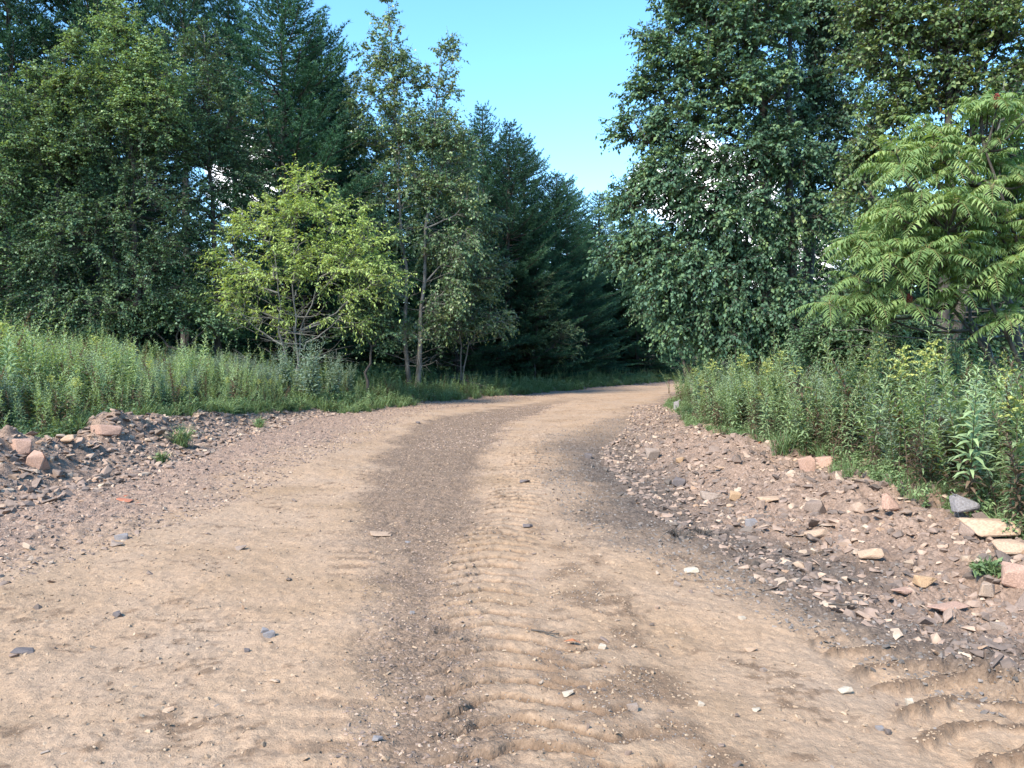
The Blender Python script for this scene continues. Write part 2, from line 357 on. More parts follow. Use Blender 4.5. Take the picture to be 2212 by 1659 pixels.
# ------------------------------------------------------------------ stones
def hull(seed, flat, n=16, cubic=.6):
    r = np.random.default_rng(seed); p = r.normal(size=(n, 3)); p = nrm(p)
    p = np.sign(p)*np.abs(p)**cubic*r.uniform(.75, 1, (n, 1)); p[:, 2] *= flat; p[:, 1] *= r.uniform(.6, .95)
    bm = bmesh.new()
    for q in p: bm.verts.new(q)
    res = bmesh.ops.convex_hull(bm, input=bm.verts)
    bmesh.ops.delete(bm, geom=[v for v in bm.verts if not v.link_faces], context='VERTS')
    bmesh.ops.triangulate(bm, faces=bm.faces[:]); bm.verts.index_update()
    v = np.array([v.co[:] for v in bm.verts]); f = np.array([[q.index for q in fc.verts] for fc in bm.faces]); bm.free()
    return v/2, f
def stone_hi(seed, flat, n=15):
    """bevelled, slightly worn block for the larger single stones"""
    v, f = hull(seed, flat, 12, .38)
    bm = bmesh.new(); vs = [bm.verts.new(q) for q in v]
    for t in f: bm.faces.new([vs[i] for i in t])
    bmesh.ops.dissolve_limit(bm, angle_limit=.28, verts=bm.verts[:], edges=bm.edges[:])
    bmesh.ops.bevel(bm, geom=bm.edges[:], offset=.028, segments=1, affect='EDGES')
    bmesh.ops.triangulate(bm, faces=bm.faces[:])
    bm.verts.index_update()
    v = np.array([q.co[:] for q in bm.verts]); f = np.array([[q.index for q in fc.verts] for fc in bm.faces]); bm.free()
    return v, f
LOW = [hull(100+i, fl, 9, .7) for i, fl in enumerate((.25, .35, .5, .3, .6, .45, .2, .7))]
HI = [stone_hi(300+i, fl) for i, fl in enumerate((.35, .5, .7, .3, .85, .45, .6, .4))]

def scatter(name, label, cat, mat, pts, smin, smax, rng, rlo=0., rhi=1., sink=.15, tilt=.35, power=2.2):
    x, y = pts; n = len(x)
    sz = smin+(smax-smin)*rng.random(n)**power
    z = height(x, y); mb = MB(); w = rng.integers(0, len(LOW), n)
    for k in range(len(LOW)):
        s = w == k
        mb.inst(LOW[k][0], LOW[k][1], np.stack([x[s], y[s], z[s]+sz[s]*(.12-sink*.6)], 1), rand_rot(rng, s.sum(), tilt), sz[s], rng.uniform(rlo, rhi, s.sum()))
    return tag(mb.build(name, mat), label, cat, kind='stuff')
def region(rng, n, fl, fr, y0, y1, power=1.0):
    """points between two edge curves, denser towards the near end when power > 1"""
    y = y0+(y1-y0)*rng.random(n)**power
    a, b = fl(y), fr(y); x = a+(b-a)*rng.random(n); return x, y
off = lambda f, d: (lambda y: f(y)+d)
rg = RNG
def crumb_pts(n, fl, fr, y0, y1, power=1.4):
    x, y = region(RNG, n, fl, fr, y0, y1, power); k = RNG.random(n) < crumbs(x, y)**1.3; return x[k], y[k]
rg = RNG
scatter('dirt_crumbs', 'loose brown crumbs gathered in patches over the tan lanes', 'dirt crumbs', M['crumb'],
        crumb_pts(150000, off(gravL, -.2), off(darkR, .3), 2.0, 16, 1.5), .005, .024, rg, .1, .95, tilt=.5, power=2.5)
scatter('gravel', 'small grey and mauve gravel covering the left shoulder of the road', 'gravel', M['gravel'],
        region(rg, 36000, off(toeL, -.3), off(gravL, .6), 2.0, 34, 1.6), .009, .075, rg, .1, 1, power=4)
scatter('rubble', 'broken angular stone rubble heaped along the left windrow', 'rubble', M['gravel'],
        region(rg, 15000, off(toeL, -1.9), off(toeL, .3), 4, 24, 1.1), .025, .20, rg, .2, 1, power=3.6)
scatter('gravel', 'pinkish broken shale gravel covering the right bank', 'gravel', M['gravel'],
        region(rg, 30000, off(toeR, -.5), off(vegR, .35), 2.0, 26, 1.5), .012, .14, rg, 0, 1, power=5.0)
scatter('dirt_crumbs', 'dark grey crumbs of earth and grit beside the right bank', 'grit', M['clodm'],
        region(rg, 16000, off(darkR, -.35), off(toeR, .5), 2.0, 20, 1.5), .008, .05, rg, 0, 1, power=2.5)
scatter('gravel', 'fine brown gravel in the middle strip of the road', 'gravel', M['gravel'],
        region(rg, 13000, off(stL, -.05), off(stR, .1), 2.0, 26, 1.5), .007, .03, rg, .1, .95, tilt=.2)
scatter('gravel', 'pale loose gravel where the middle strip widens far up the road', 'gravel', M['gravel'],
        region(rg, 4200, off(stL, .4), off(stR, .2), 13, 27), .02, .065, rg, .3, .93, tilt=.2)
scatter('grit', 'sparse grit and small stones lying on the tan road surface', 'grit', M['crumb'],
        region(rg, 36000, off(gravL, 0), off(darkR, .1), 2.0, 26, 1.6), .006, .038, rg, 0, 1, tilt=.3, power=4)
scatter('dirt_crumbs', 'brown crumbs of mud pushed up between the tyre lug prints', 'dirt crumbs', M['clodm'],
        crumb_pts(26000, off(lugC, -.4), off(lugC, .75), 2.0, 13, 1.3), .005, .018, rg, .3, 1, tilt=.6)

def stone_obj(name, x, y, s, label, mat, cat='stone', group=None, v=0, rz=0., tx=0., ty=0., sz=(1, 1, 1), dz=0.):
    V, F = HI[v]; key = ('st', v, mat.name)
    me = _cache.get(key)
    if me is None:
        o = mk(name, V, F, None, mat); me = _cache[key] = o.data
    else:
        o = bpy.data.objects.new(name, me); C.objects.link(o)
    o.scale = (s*sz[0], s*sz[1], s*sz[2]); o.rotation_euler = (tx, ty, rz)
    o.location = (x, y, float(height(np.array([x]), np.array([y]))[0])+s*sz[2]*.16+dz)
    return tag(o, label, cat, group)
_cache = {}
def gpos(px, py):
    """where the view ray through a photo point meets the terrain"""
    d = 2.0
    for _ in range(4000):
        p = at(px, py, d)
        if p[2] <= hz(p[0], p[1]): break
        d += .01+d*.0008
    return p[0], p[1]
heroes = [
 (1410, 992, .24, 'st_mid', 4, 'grey-brown rounded boulder on the gravel right of the far wheel track', (1, 1, 1), 0),
 (1270, 990, .14, 'st_dark', 2, 'single dark stone at the right edge of the tan wheel track', (1, 1, 1), 0),
 (1470, 1000, .12, 'st_ochre', 5, 'small orange-brown stone beside the grey-brown boulder', (1, 1, 1.2), 0),
 (1498, 1240, .10, 'st_white', 1, 'rounded whitish stone at the edge of the tan lane', (1.1, .9, 1), 0),
 (1887, 1218, .17, 'st_tan', 1, 'large pale tan angular stone at the foot of the right bank', (1, .9, 1.1), 0),
 (2003, 1276, .13, 'st_ochre', 5, 'bright ochre block of stone at the foot of the right bank', (1.1, .9, 1.2), 0),
 (1932, 1115, .26, 'st_pink', 3, 'pinkish slab standing on edge in the right bank', (.62, 1.0, 1), 1),
 (2092, 1130, .26, 'st_grey', 3, 'blue-grey slab propped upright against the weeds', (.85, 1.0, 1), 1),
 (1790, 1003, .30, 'st_pink', 5, 'big pinkish block jutting out below the goldenrod', (1, .8, 1), 0),
 (1745, 1020, .26, 'st_pink', 2, 'pointed pinkish rock leaning beside the big block', (.7, .6, 1.2), 0),
 (1625, 1138, .12, 'st_grey', 2, 'blue-grey upright stone among the pale rubble', (.9, .8, 1.2), 0),
 (1540, 1076, .22, 'st_mid', 5, 'long grey stone lying by two brown ones', (1.3, .8, .9), 0),
 (1590, 1077, .13, 'st_ochre', 4, 'squarish brown stone touching the long grey stone', (1, 1, 1), 0),
 (1660, 1085, .20, 'st_tan', 0, 'flat tan flagstone halfway up the rubble bank', (1.2, 1, 1), 0),
 (1470, 1052, .16, 'st_dark', 4, 'black wedge-shaped stone above the dark grit', (1.1, .8, .9), 0),
 (1768, 1165, .17, 'st_tan', 1, 'brown lump of stone perched on pale rubble', (1.2, .9, 1), 0),
 (2140, 1165, .30, 'st_tan', 7, 'broad tan slab lying flat at the right edge below the weeds', (1.5, 1, 1), 0),
 (2195, 1190, .22, 'st_tan', 1, 'rounded tan rock right of the broad slab', (1, 1, 1), 0),
 (2205, 1262, .19, 'st_pink', 4, 'blocky pink rock beside the grass tuft in the rubble', (1, 1, 1), 0),
 (2055, 1325, .15, 'st_pink', 0, 'flat pale pink flake on the road side of the ochre block', (1.7, 1, .7), 0),
 (1960, 1285, .13, 'st_pink', 0, 'flat pinkish slab touching the ochre block', (1.5, 1, .8), 0),
 (2165, 1362, .085, 'st_mid', 2, 'small brown stone below the flat flakes near the right edge', (1, 1, 1), 0),
 (575, 1384, .065, 'st_grey', 2, 'grey stone of a touching pair on the left tan lane', (1, 1, .9), 0),
 (567, 1374, .045, 'st_grey', 4, 'smaller grey stone behind its pair on the left tan lane', (1, 1, .9), 0),
 (516, 1189, .075, 'st_mid', 5, 'brown-grey stone alone on the left tan lane', (1.3, .9, .9), 0),
 (526, 1416, .035, 'st_dark', 2, 'tiny dark stone just below the grey pair', (1, 1, 1), 0),
 (255, 1168, .10, 'st_grey', 2, 'dark grey stone on the left gravel shoulder', (1.2, 1, .9), 0),
 (246, 1182, .09, 'st_mid', 5, 'brownish stone next to the dark grey one on the left shoulder', (1.2, 1, .8), 0),
 (248, 1337, .055, 'st_dark', 4, 'dark stone with crumbs around it on the left of the road', (1.2, 1, .8), 0),
 (45, 1416, .10, 'st_dark', 1, 'dark flat stone bedded in crumbs near the left edge', (1.3, 1, .6), 0),
 (352, 1552, .045, 'st_tan', 6, 'tan pebble half buried in a crumbly patch bottom left', (1.2, 1, .8), 0),
 (1133, 1046, .11, 'st_dark', 5, 'dark stone in the middle of the orange wheel track', (1.3, .9, .8), 0),
 (1137, 1144, .085, 'st_dark', 7, 'brown wedge stone on the wheel track nearer than the dark one', (1.3, .8, .9), 0),
 (888, 1330, .03, 'st_grey', 2, 'small grey stone on the brown centre strip', (1, 1, 1), 0),
 (880, 1170, .045, 'st_grey', 5, 'flat bluish stone on the brown centre strip', (1.3, 1, .7), 0),
 (820, 1155, .17, 'st_tan', 5, 'flat whitish rock showing through the road surface', (1.2, 1.3, .12), 0),
 (1466, 1270, .055, 'st_mid', 4, 'small brown stone left below the whitish one', (1, 1, .8), 0),
 (1627, 1414, .060, 'st_tan', 5, 'squared tan stone alone on the tan road right of centre', (1.3, .8, .8), 0),
 (1607, 1346, .045, 'st_white', 2, 'small pale pebble above the squared tan stone', (1, 1, .7), 0),
 (1305, 1411, .045, 'st_white', 4, 'pale blocky stone between crumbs right of the lug prints', (1.1, 1, .8), 0),
 (1228, 1517, .045, 'st_white', 5, 'pale stone with a rounded top near the lug prints', (1.2, 1, .8), 0),
 (1369, 1547, .05, 'st_mid', 2, 'stone caked in mud in the near right of the road', (1, 1, 1), 0),
 (1835, 1505, .060, 'st_white', 1, 'pale egg-sized stone left of the deep lug prints', (1, .9, 1), 0),
 (1975, 1543, .045, 'st_white', 2, 'pointed pale stone standing at the edge of the lug prints', (.8, .8, 1.3), 0),
 (1520, 1535, .032, 'st_white', 4, 'small white pebble in the near right lane', (1, 1, .9), 0),
 (1640, 1545, .038, 'st_white', 5, 'pale pebble between two others in the near right lane', (1, 1, .9), 0),
 (1655, 1462, .035, 'st_mid', 2, 'brown pebble below the squared tan stone', (1, 1, .9), 0),
 (1910, 1585, .034, 'st_grey', 2, 'bluish pebble near the bottom right', (1, 1, .9), 0),
 (925, 1517, .04, 'st_mid', 4, 'sharp grey-brown stone low on the centre strip', (1, 1, .9), 0),
 (808, 1608, .04, 'st_grey', 7, 'dark grey chip at the very bottom of the centre strip', (1.2, 1, .9), 0),
 (902, 914, .10, 'st_dark', 2, 'dark lump near the far end of the left tan lane', (1.2, 1, .7), 0),
 (148, 958, .34, 'st_tan', 1, 'largest tan boulder on top of the left windrow', (1.3, 1, .9), 0),
 (225, 940, .36, 'st_pink', 2, 'brown mound-shaped rock at the crest of the left windrow', (1.5, 1, .8), 0),
 (80, 1010, .30, 'st_pink', 4, 'upright pinkish block in the left windrow', (1, .9, 1.2), 0),
 (40, 975, .30, 'st_pink', 2, 'jagged pink rock at the left end of the windrow', (1, .9, 1.2), 0),
 (340, 942, .26, 'st_mid', 5, 'grey-brown rock beside the grass tuft on the windrow', (1.3, .9, .9), 0),
 (143, 990, .18, 'st_tan', 0, 'flat yellow-tan slab on the road face of the windrow', (1.3, 1, .8), 0),
 (218, 1050, .16, 'st_white', 5, 'pale rock at the foot of the left windrow', (1.3, .9, .9), 0),
 (410, 985, .30, 'st_tan', 0, 'long flat yellowish flake on the shoulder past the windrow', (1.8, .8, .3), 0),
 (265, 1085, .16, 'st_rust', 0, 'rust-red flake of stone on the left shoulder', (1.3, .8, .5), 0),
 (1462, 890, .34, 'st_grey', 0, 'pale grey leaning slab at the tip of the right weeds', (.5, 1.6, .6), 1),
 (1560, 1013, .16, 'st_tan', 0, 'tan flake low on the far part of the rubble', (1.4, 1, .6), 0),
]
print('heroes', len(heroes))
for i, (px, py, s, mt, v, lb, szz, up) in enumerate(heroes):
    s = s*(.95 if px < 450 and py < 1060 else 1.15)
    x, y = gpos(px, py)
    rr = random.Random(i)
    if up: stone_obj('rock', x, y+.03, s, lb, M[mt], v=v, rz=rr.uniform(-.4, .4), tx=1.25, ty=rr.uniform(-.2, .2), sz=szz, dz=s*.25)
    else: stone_obj('rock' if s > .15 else 'stone', x, y, s, lb, M[mt], v=v, rz=rr.uniform(-.5, .5), tx=rr.uniform(-.25, .1), ty=rr.uniform(-.2, .2), sz=szz)
def many(n, xs, ys, smin, smax, name, label, cat, group, mat, rng, pw=2.0, lift=0):
    for i in range(n):
        s = smin+(smax-smin)*rng.random()**pw
        stone_obj(name, float(xs[i]), float(ys[i]), s, label, mat, cat, group, v=int(rng.integers(0, 8)), rz=rng.uniform(0, 6.28),
                  tx=rng.normal(0, .35), ty=rng.normal(0, .35), sz=(rng.uniform(.9, 1.4), rng.uniform(.7, 1), rng.uniform(.6, 1.05)))
x, y = region(rg, 110, off(toeR, .0), off(vegR, .1), 3.6, 15, 1.15)
many(110, x, y, .06, .24, 'stone', 'angular pink or grey stone lying loose in the rubble of the right bank', 'stone', 'loose stones on the right bank', M['stone'], rg)
x, y = region(rg, 90, off(toeL, -1.6), off(toeL, .1), 7.5, 17, 1.1)
many(90, x, y, .09, .25, 'stone', 'tan or mauve broken stone heaped in the left windrow', 'stone', 'stones of the left windrow', M['stone'], rg)
x, y = region(rg, 40, off(gravL, -1.6), off(gravL, .1), 4, 16, 1.1)
many(40, x, y, .05, .11, 'stone', 'low grey or mauve stone on the left gravel shoulder', 'stone', 'stones on the left shoulder', M['stone'], rg)
x, y = region(rg, 46, off(darkR, .25), off(toeR, .15), 4.6, 11.5, 1.0)
many(46, x, y, .05, .13, 'dirt_clod', 'dark brown clod on the damp grey ground below the right bank', 'clod', 'dark clods below the right bank', M['clod'], rg)
x, y = region(rg, 90, off(lugC, .3), off(darkR, -.1), 2.4, 9, 1.3)
many(90, x, y, .022, .05, 'pebble', 'small pale pebble lying loose on the tan lane', 'pebble', 'loose pebbles on the tan lane', M['stone'], rg)

# root clump, twigs, fallen leaves
def twig(px, py, L, ang, label, r=.006):
    x, y = gpos(px, py); z = hz(x, y)+.02; mb = MB()
    rr = random.Random(px); P = [(0, 0, 0)]
    for k in range(1, 6): P.append((math.cos(ang)*L*k/5+rr.uniform(-.1, .1)*L*.2, math.sin(ang)*L*k/5+rr.uniform(-.1, .1)*L*.2, rr.uniform(0, .012)))
    tube(mb, P, np.linspace(r, r*.5, 6), 5)
    tube(mb, [P[3], np.array(P[3])+np.array([math.cos(ang+.7)*L*.2, math.sin(ang+.7)*L*.2, .01])], [r*.6, r*.3], 4)
    o = mb.build('twig', M['bark_dark'], None, None, True); o.location = (x, y, z); tag(o, label, 'twig')
twig(1148, 1376, .17, -.5, 'dark stick lying across the near road just right of the lug prints')
twig(1795, 1318, .16, -.3, 'short dark twig on the grey grit left of the ochre block')
twig(1650, 1290, .16, .15, 'thin pale forked twig on the dark grit', .004)
twig(110, 935, .7, 2.2, 'bleached bare stick standing out of the weeds behind the left windrow', .012)
def rootclump(px, py, s, label):
    x, y = gpos(px, py); z = float(height(np.array([x]), np.array([y]))[0]); rng = np.random.default_rng(px)
    e = empty('root_clump', (x, y, z), label, 'root clump')
    V, F = HI[2]; o = mk('soil_lump', V*np.array([1.3, 1, .7])*s, F, None, M['clod'], e)
    mb = MB()
    for k in range(34):
        a = rng.uniform(0, 6.28); l = s*rng.uniform(.4, 1.0)
        p0 = np.array([math.cos(a)*s*.3, math.sin(a)*s*.3, s*.2]); p2 = p0+np.array([math.cos(a)*l, math.sin(a)*l, rng.uniform(-.15, .35)*s]); p1 = (p0+p2)/2+np.array([0, 0, s*.3])
        tube(mb, [p0, p1, p2], [.004, .003, .0015], 3)
    mb.build('roots', M['bark_dark'], e)
rootclump(1470, 1168, .13, 'clump of torn brown roots on the dark grit')
rootclump(1520, 1160, .09, 'smaller tangle of roots right of the torn root clump')
def redleaves():
    for i, (px, py) in enumerate([(305, 1092), (1255, 1405), (265, 1080), (1640, 960), (1660, 955)]):
        x, y = gpos(px, py); z = float(height(np.array([x]), np.array([y]))[0])+.012
        mb = MB(); rng = np.random.default_rng(i); n = 1
        mb.inst(LEAF, LEAF_F, np.zeros((1, 3)), rand_rot(rng, 1, .25), np.array([[.07, .09, .09]]), [rng.random()])
        mb.inst(PRISM, PRISM_F, np.zeros((1, 3)), rand_rot(rng, 1, .2), np.array([[.001, .03, .001]]), [.2])
        o = mb.build('fallen_leaf', M['redleaf']); o.location = (x, y, z)
        tag(o, ['red-brown leaf fallen beside the rust-red flake', 'tiny red leaf on the lug prints', 'dried red leaf against the foot of the left windrow',
                'orange dry leaf at the front of the right weeds', 'pinkish dry leaf lying right of the orange one'][i], 'leaf')
redleaves()

# ------------------------------------------------------------------ broadleaf trees
def bez(a, b, c, n=6):
    t = np.linspace(0, 1, n)[:, None]; return a*(1-t)**2+2*b*t*(1-t)+c*t*t
def in_blobs(rng, blobs, n):
    """clump centres in ellipsoids, biased to the outside. blobs: (c(3), r(3))"""
    vol = np.array([b[1][0]*b[1][2]*math.sqrt(b[1][1]) for b in blobs]); vol /= vol.sum()
    k = rng.choice(len(blobs), n, p=vol)
    d = nrm(rng.normal(size=(n, 3))); rad = rng.random(n)**.42
    c = np.array([blobs[i][0] for i in k]); r = np.array([blobs[i][1] for i in k])
    return c+d*r*rad[:, None], d, k
def spray_leaves(mb, tw, rng, c, outw, ntw, tlen, nlf, size, droop=.35, leafT=(LEAF, LEAF_F), asp=(1, 1), ldroop=.35, twr=.006, lo=.12, spread=.9):
    m = len(c)*ntw
    cc = np.repeat(c, ntw, 0); ow = np.repeat(outw, ntw, 0)
    d = nrm(ow*.7+rng.normal(size=(m, 3))*spread*.6+np.array([0, 0, .15]))
    L = tlen*rng.uniform(.5, 1.25, m)
    tone = np.repeat(rng.random(len(c)), ntw)
    t = np.linspace(lo, 1, nlf)
    sag = np.array([0, 0, -1.])
    P = cc[:, None, :]+d[:, None, :]*(L[:, None]*t[None, :])[..., None]+sag*(droop*L[:, None]*(t**2)[None, :])[..., None]
    tang = nrm(d[:, None, :]+sag*(2*droop*t[None, :, None]))
    side = nrm(np.cross(tang, np.array([0.05, 0.02, 1.])))*np.where(np.arange(nlf) % 2, 1, -1)[None, :, None]
    ld = nrm(tang*.6+side*.8+rng.normal(size=P.shape)*.35+sag*ldroop)
    up = nrm(np.array([0, 0, 1.])+rng.normal(size=P.shape)*.55)
    R = frames(ld.reshape(-1, 3), up.reshape(-1, 3))
    n = m*nlf; s = size*rng.uniform(.5, 1.3, n)
    rnd = np.clip(np.repeat(tone, nlf)*.5+rng.random(n)*.5, 0, 1)
    mb.inst(leafT[0], leafT[1], P.reshape(-1, 3), R, np.stack([s*asp[0], s*asp[1], s], 1), rnd)
    if tw is not None:
        e = nrm(d+sag*droop*.8); tw.inst(PRISM, PRISM_F, cc, frames(e, np.tile([.1, .2, 1.], (m, 1))), np.stack([np.full(m, twr), L*.9, np.full(m, twr)], 1), np.zeros(m))
def broadleaf(name, label, cat, depth, base_px, tops, blobs, mat, bark, nclump, size, ntw=6, nlf=9, tlen=.55, trunk_r=.12,
              group=None, seed=0, droop=.35, ldroop=.35, asp=(1, 1), zd=.8, bare=0, trunk_base_py=None, limb_r=.02, twr=.006, mid=None, leafT=None, forks=None):
    rng = np.random.default_rng(seed+77)
    bx = at(base_px, HY, depth); base = np.array([bx[0], depth, hz(bx[0], depth)-.05])
    root = empty(name, base, label, cat, group)
    mb = MB(); tw = MB(); wood = MB()
    stems = []
    for (tx, ty, dd) in tops:
        top = at(tx, ty, depth+dd)
        a = base+np.array([(rng.random()-.5)*.3*len(tops), (rng.random()-.5)*.3, 0]); 
        m_ = (a+top)/2+np.array([(a[0]-top[0])*.12, rng.normal()*.2, (top[2]-a[2])*.03])
        P = bez(a, m_, top, 14); P[1:-1] += rng.normal(size=(12, 3))*np.array([.06, .06, 0])
        stems.append(P); r0 = trunk_r/math.sqrt(len(tops))*1.15
        tube(wood, P, np.linspace(1, .12, 14)*r0*(1+.5*np.exp(-np.arange(14)*1.2)), 8)
    B = []
    for (px, py, rx, ry, *dd) in blobs:
        dd = dd[0] if dd else 0
        B.append((at(px, py, depth+dd), np.array([rx, max(rx*zd, .3*FP/depth), ry])/FP*(depth+dd)))
    c, d, k = in_blobs(rng, B, nclump)
    gz = hz(base[0], base[1]); keep = c[:, 2] > gz+.25; c = c[keep]; d = d[keep]; k = k[keep]
    S = np.concatenate(stems)
    # primary limbs run to blob centres, secondary ones fan to the clumps
    limbs = [S]
    for b in B:
        q = b[0]; hd = np.linalg.norm(S[:, :2]-q[:2], axis=1)
        j = np.argmin(np.abs(S[:, 2]-(q[2]-.55*hd-.2))+.3*hd)
        p0 = S[j]; L = np.linalg.norm(q-p0)
        if L > .4:
            P = bez(p0, (p0+q)/2+np.array([0, 0, -.10*L]), q+np.array([0, 0, .2]), 8); P[1:-1] += rng.normal(size=(6, 3))*.05
            tube(wood, P, np.linspace(limb_r*2.2, limb_r*.8, 8), 6); limbs.append(P)
    A = np.concatenate(limbs)
    for i in range(len(c)):
        q = c[i]; dist = np.linalg.norm(A-q, axis=1)+np.where(A[:, 2] > q[2]+.1, 2.0, 0); j = np.argmin(dist)
        p0 = A[j]; L = np.linalg.norm(q-p0)
        P = bez(p0, (p0+q)/2+np.array([0, 0, -.12*L])+rng.normal(size=3)*.06*L, q, 5)
        tube(wood, P, np.linspace(min(limb_r, .006+L*.006), .004, 5), 4)
    outw = nrm(c-np.array([B[i][0] for i in k])*.6-S.mean(0)*.4)
    outw = nrm(outw+np.array([0, 0, .15]))
    spray_leaves(mb, tw, rng, c, outw, ntw, tlen, nlf, size, droop, asp=asp, ldroop=ldroop, twr=twr, leafT=leafT or (LEAF, LEAF_F))
    for _ in range(bare):
        Pt = stems[rng.integers(len(stems))]; j = rng.integers(1, 7); p0 = Pt[j]
        a = rng.uniform(0, 6.28); l = rng.uniform(.7, 2.0)
        q = p0+np.array([math.cos(a)*l, math.sin(a)*l, rng.uniform(-.15, .5)*l])
        P = bez(p0, (p0+q)/2+rng.normal(size=3)*.1, q, 5); tube(wood, P, np.linspace(.016, .004, 5), 4)
        for kk in range(5):
            s0 = P[rng.integers(1, 5)]; q2 = s0+nrm(q-p0+rng.normal(size=3)*.8*l)*rng.uniform(.2, .6); tube(wood, [s0, (s0+q2)/2+rng.normal(size=3)*.02, q2], [.006, .005, .002], 3)
    wood.build('trunk', bark, root, base, True)
    cr = mb.build('crown', mat, root, base)
    tw.build('twigs', bark, root, base)
    return root

# left side ------------------------------------------------------------
broadleaf('birch_tree', 'birch top with sunlight painted into its pale yellow-green leaves, tallest of the left trees', 'tree', 24.5, 285,
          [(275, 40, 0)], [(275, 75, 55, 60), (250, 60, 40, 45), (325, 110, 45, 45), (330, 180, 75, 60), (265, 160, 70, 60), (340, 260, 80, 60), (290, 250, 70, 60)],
          M['birch_pale_sunlit'], M['bark_dark'], 330, .085, 7, 10, .5, .12, seed=31)
broadleaf('birch_tree', 'ragged-topped birch with sunlight painted into its light green leaves, left of the tallest one', 'tree', 24, 110,
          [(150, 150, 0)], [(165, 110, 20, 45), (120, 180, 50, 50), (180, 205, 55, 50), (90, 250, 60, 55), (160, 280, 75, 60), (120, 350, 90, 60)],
          M['birch_pale_sunlit'], M['bark_dark'], 330, .085, 7, 10, .5, .11, seed=32)
broadleaf('birch_tree', 'broad dark green birch whose boughs fill the lower left down to the weeds', 'tree', 25, 250,
          [(250, 250, 0), (140, 290, -.5)],
          [(330, 300, 110, 80), (190, 340, 130, 90, -.6), (60, 430, 110, 110, -.5),
           (330, 440, 120, 90), (200, 520, 150, 90, -.8), (40, 590, 130, 80, -.8), (330, 600, 110, 80, -.4), (180, 665, 140, 50, -1), (60, 330, 60, 60)],
          M['birch'], M['bark_dark'], 860, .085, 7, 10, .62, .14, seed=1, bare=0)
broadleaf('birch_tree', 'narrower birch right of the tallest one, in front of the big dark pine', 'tree', 26.5, 470,
          [(450, 85, 0)], [(450, 120, 50, 60), (440, 210, 75, 70), (500, 280, 80, 60), (430, 330, 80, 60), (540, 370, 60, 50), (460, 420, 90, 60), (430, 530, 80, 60), (500, 600, 70, 40)],
          M['birch'], M['bark_dark'], 330, .085, 7, 10, .6, .11, seed=2)
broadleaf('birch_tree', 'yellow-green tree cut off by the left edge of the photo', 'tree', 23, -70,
          [(-70, 130, 0)], [(-60, 210, 90, 80), (-30, 330, 90, 120), (-90, 520, 110, 130)], M['birch_pale_sunlit'], M['bark_dark'], 230, .085, 7, 9, .6, .12, seed=3)
broadleaf('cherry_tree', 'small bright yellow-green tree with forked grey trunks in front of the pines', 'tree', 25, 645,
          [(640, 420, 0), (710, 500, .3), (590, 500, -.3)],
          [(665, 400, 45, 40), (620, 455, 70, 45), (720, 470, 70, 45), (560, 500, 60, 45), (790, 530, 55, 45), (660, 530, 90, 40), (500, 560, 60, 40), (740, 580, 90, 45),
           (590, 590, 90, 35), (835, 600, 45, 45), (480, 650, 70, 45), (600, 680, 50, 25), (740, 690, 50, 22), (650, 620, 60, 25, .4), (780, 640, 60, 22)],
          M['cherry'], M['bark_grey'], 270, .115, 6, 10, .75, .06, seed=4, bare=40, limb_r=.016, asp=(.62, 1.15), ldroop=.5, twr=.004)
aspen_blobs = [(845, 50, 30, 45), (830, 130, 50, 50), (810, 220, 60, 55), (870, 180, 50, 60), (790, 300, 50, 50), (870, 300, 70, 60), (820, 400, 60, 50), (900, 400, 60, 50), (840, 500, 50, 40), (800, 570, 40, 40), (850, 620, 40, 40)]
broadleaf('aspen_tree', 'tall thin grey aspen, left one of the twin trunks beside the road', 'tree', 31, 876,
          [(842, 20, 0)], aspen_blobs, M['aspen'], M['bark_grey'], 370, .125, 6, 8, .62, .075, seed=5, bare=14, asp=(.9, 1), ldroop=.6)
broadleaf('aspen_tree', 'tall grey aspen with straight pale trunk, right one of the twin trunks', 'tree', 31, 905,
          [(955, 110, .3)], [(965, 130, 25, 40), (930, 200, 40, 45), (975, 210, 30, 50), (940, 300, 60, 60), (990, 330, 40, 60), (960, 420, 60, 60), (1010, 450, 40, 50), (930, 520, 45, 40), (990, 540, 60, 50), (960, 640, 60, 45), (920, 700, 50, 35)],
          M['aspen'], M['bark_grey'], 340, .125, 6, 8, .62, .085, seed=6, bare=26, asp=(.9, 1), ldroop=.6)
broadleaf('sapling_tree', 'bushy young tree with yellowing leaves right of the twin aspens', 'tree', 33, 985,
          [(1000, 430, 0), (1040, 520, .3)], [(1000, 400, 45, 50), (1040, 490, 55, 50), (980, 560, 60, 50), (1050, 590, 50, 40), (1000, 650, 70, 45), (960, 710, 50, 30), (1060, 690, 50, 30)],
          M['aspen'], M['bark_grey'], 330, .11, 6, 9, .6, .045, seed=7, bare=20, asp=(.8, 1.1), limb_r=.012)
broadleaf('understory_shrub', 'dark green shrub below the mid pines where the verge begins', 'shrub', 41, 1160,
          [(1160, 640, 0)], [(1160, 690, 60, 50), (1210, 740, 50, 40), (1110, 740, 60, 40), (1180, 620, 30, 30)], M['birch'], M['bark_dark'], 150, .09, 6, 9, .5, .05, seed=8)
broadleaf('understory_shrub', 'shadowed broadleaf shrub left of the twin aspens under the pines', 'shrub', 26, 790,
          [(800, 620, 0)], [(800, 650, 60, 50), (760, 700, 50, 30), (840, 710, 50, 40)], M['birch'], M['bark_dark'], 100, .10, 6, 9, .5, .05, seed=9)
broadleaf('understory_shrub', 'dim leafy shrub overhanging the far bend of the road', 'shrub', 60, 1400,
          [(1400, 640, 0)], [(1400, 680, 50, 50), (1440, 730, 45, 40), (1350, 740, 50, 30)], M['birch'], M['bark_dark'], 160, .13, 6, 9, .6, .06, seed=10)
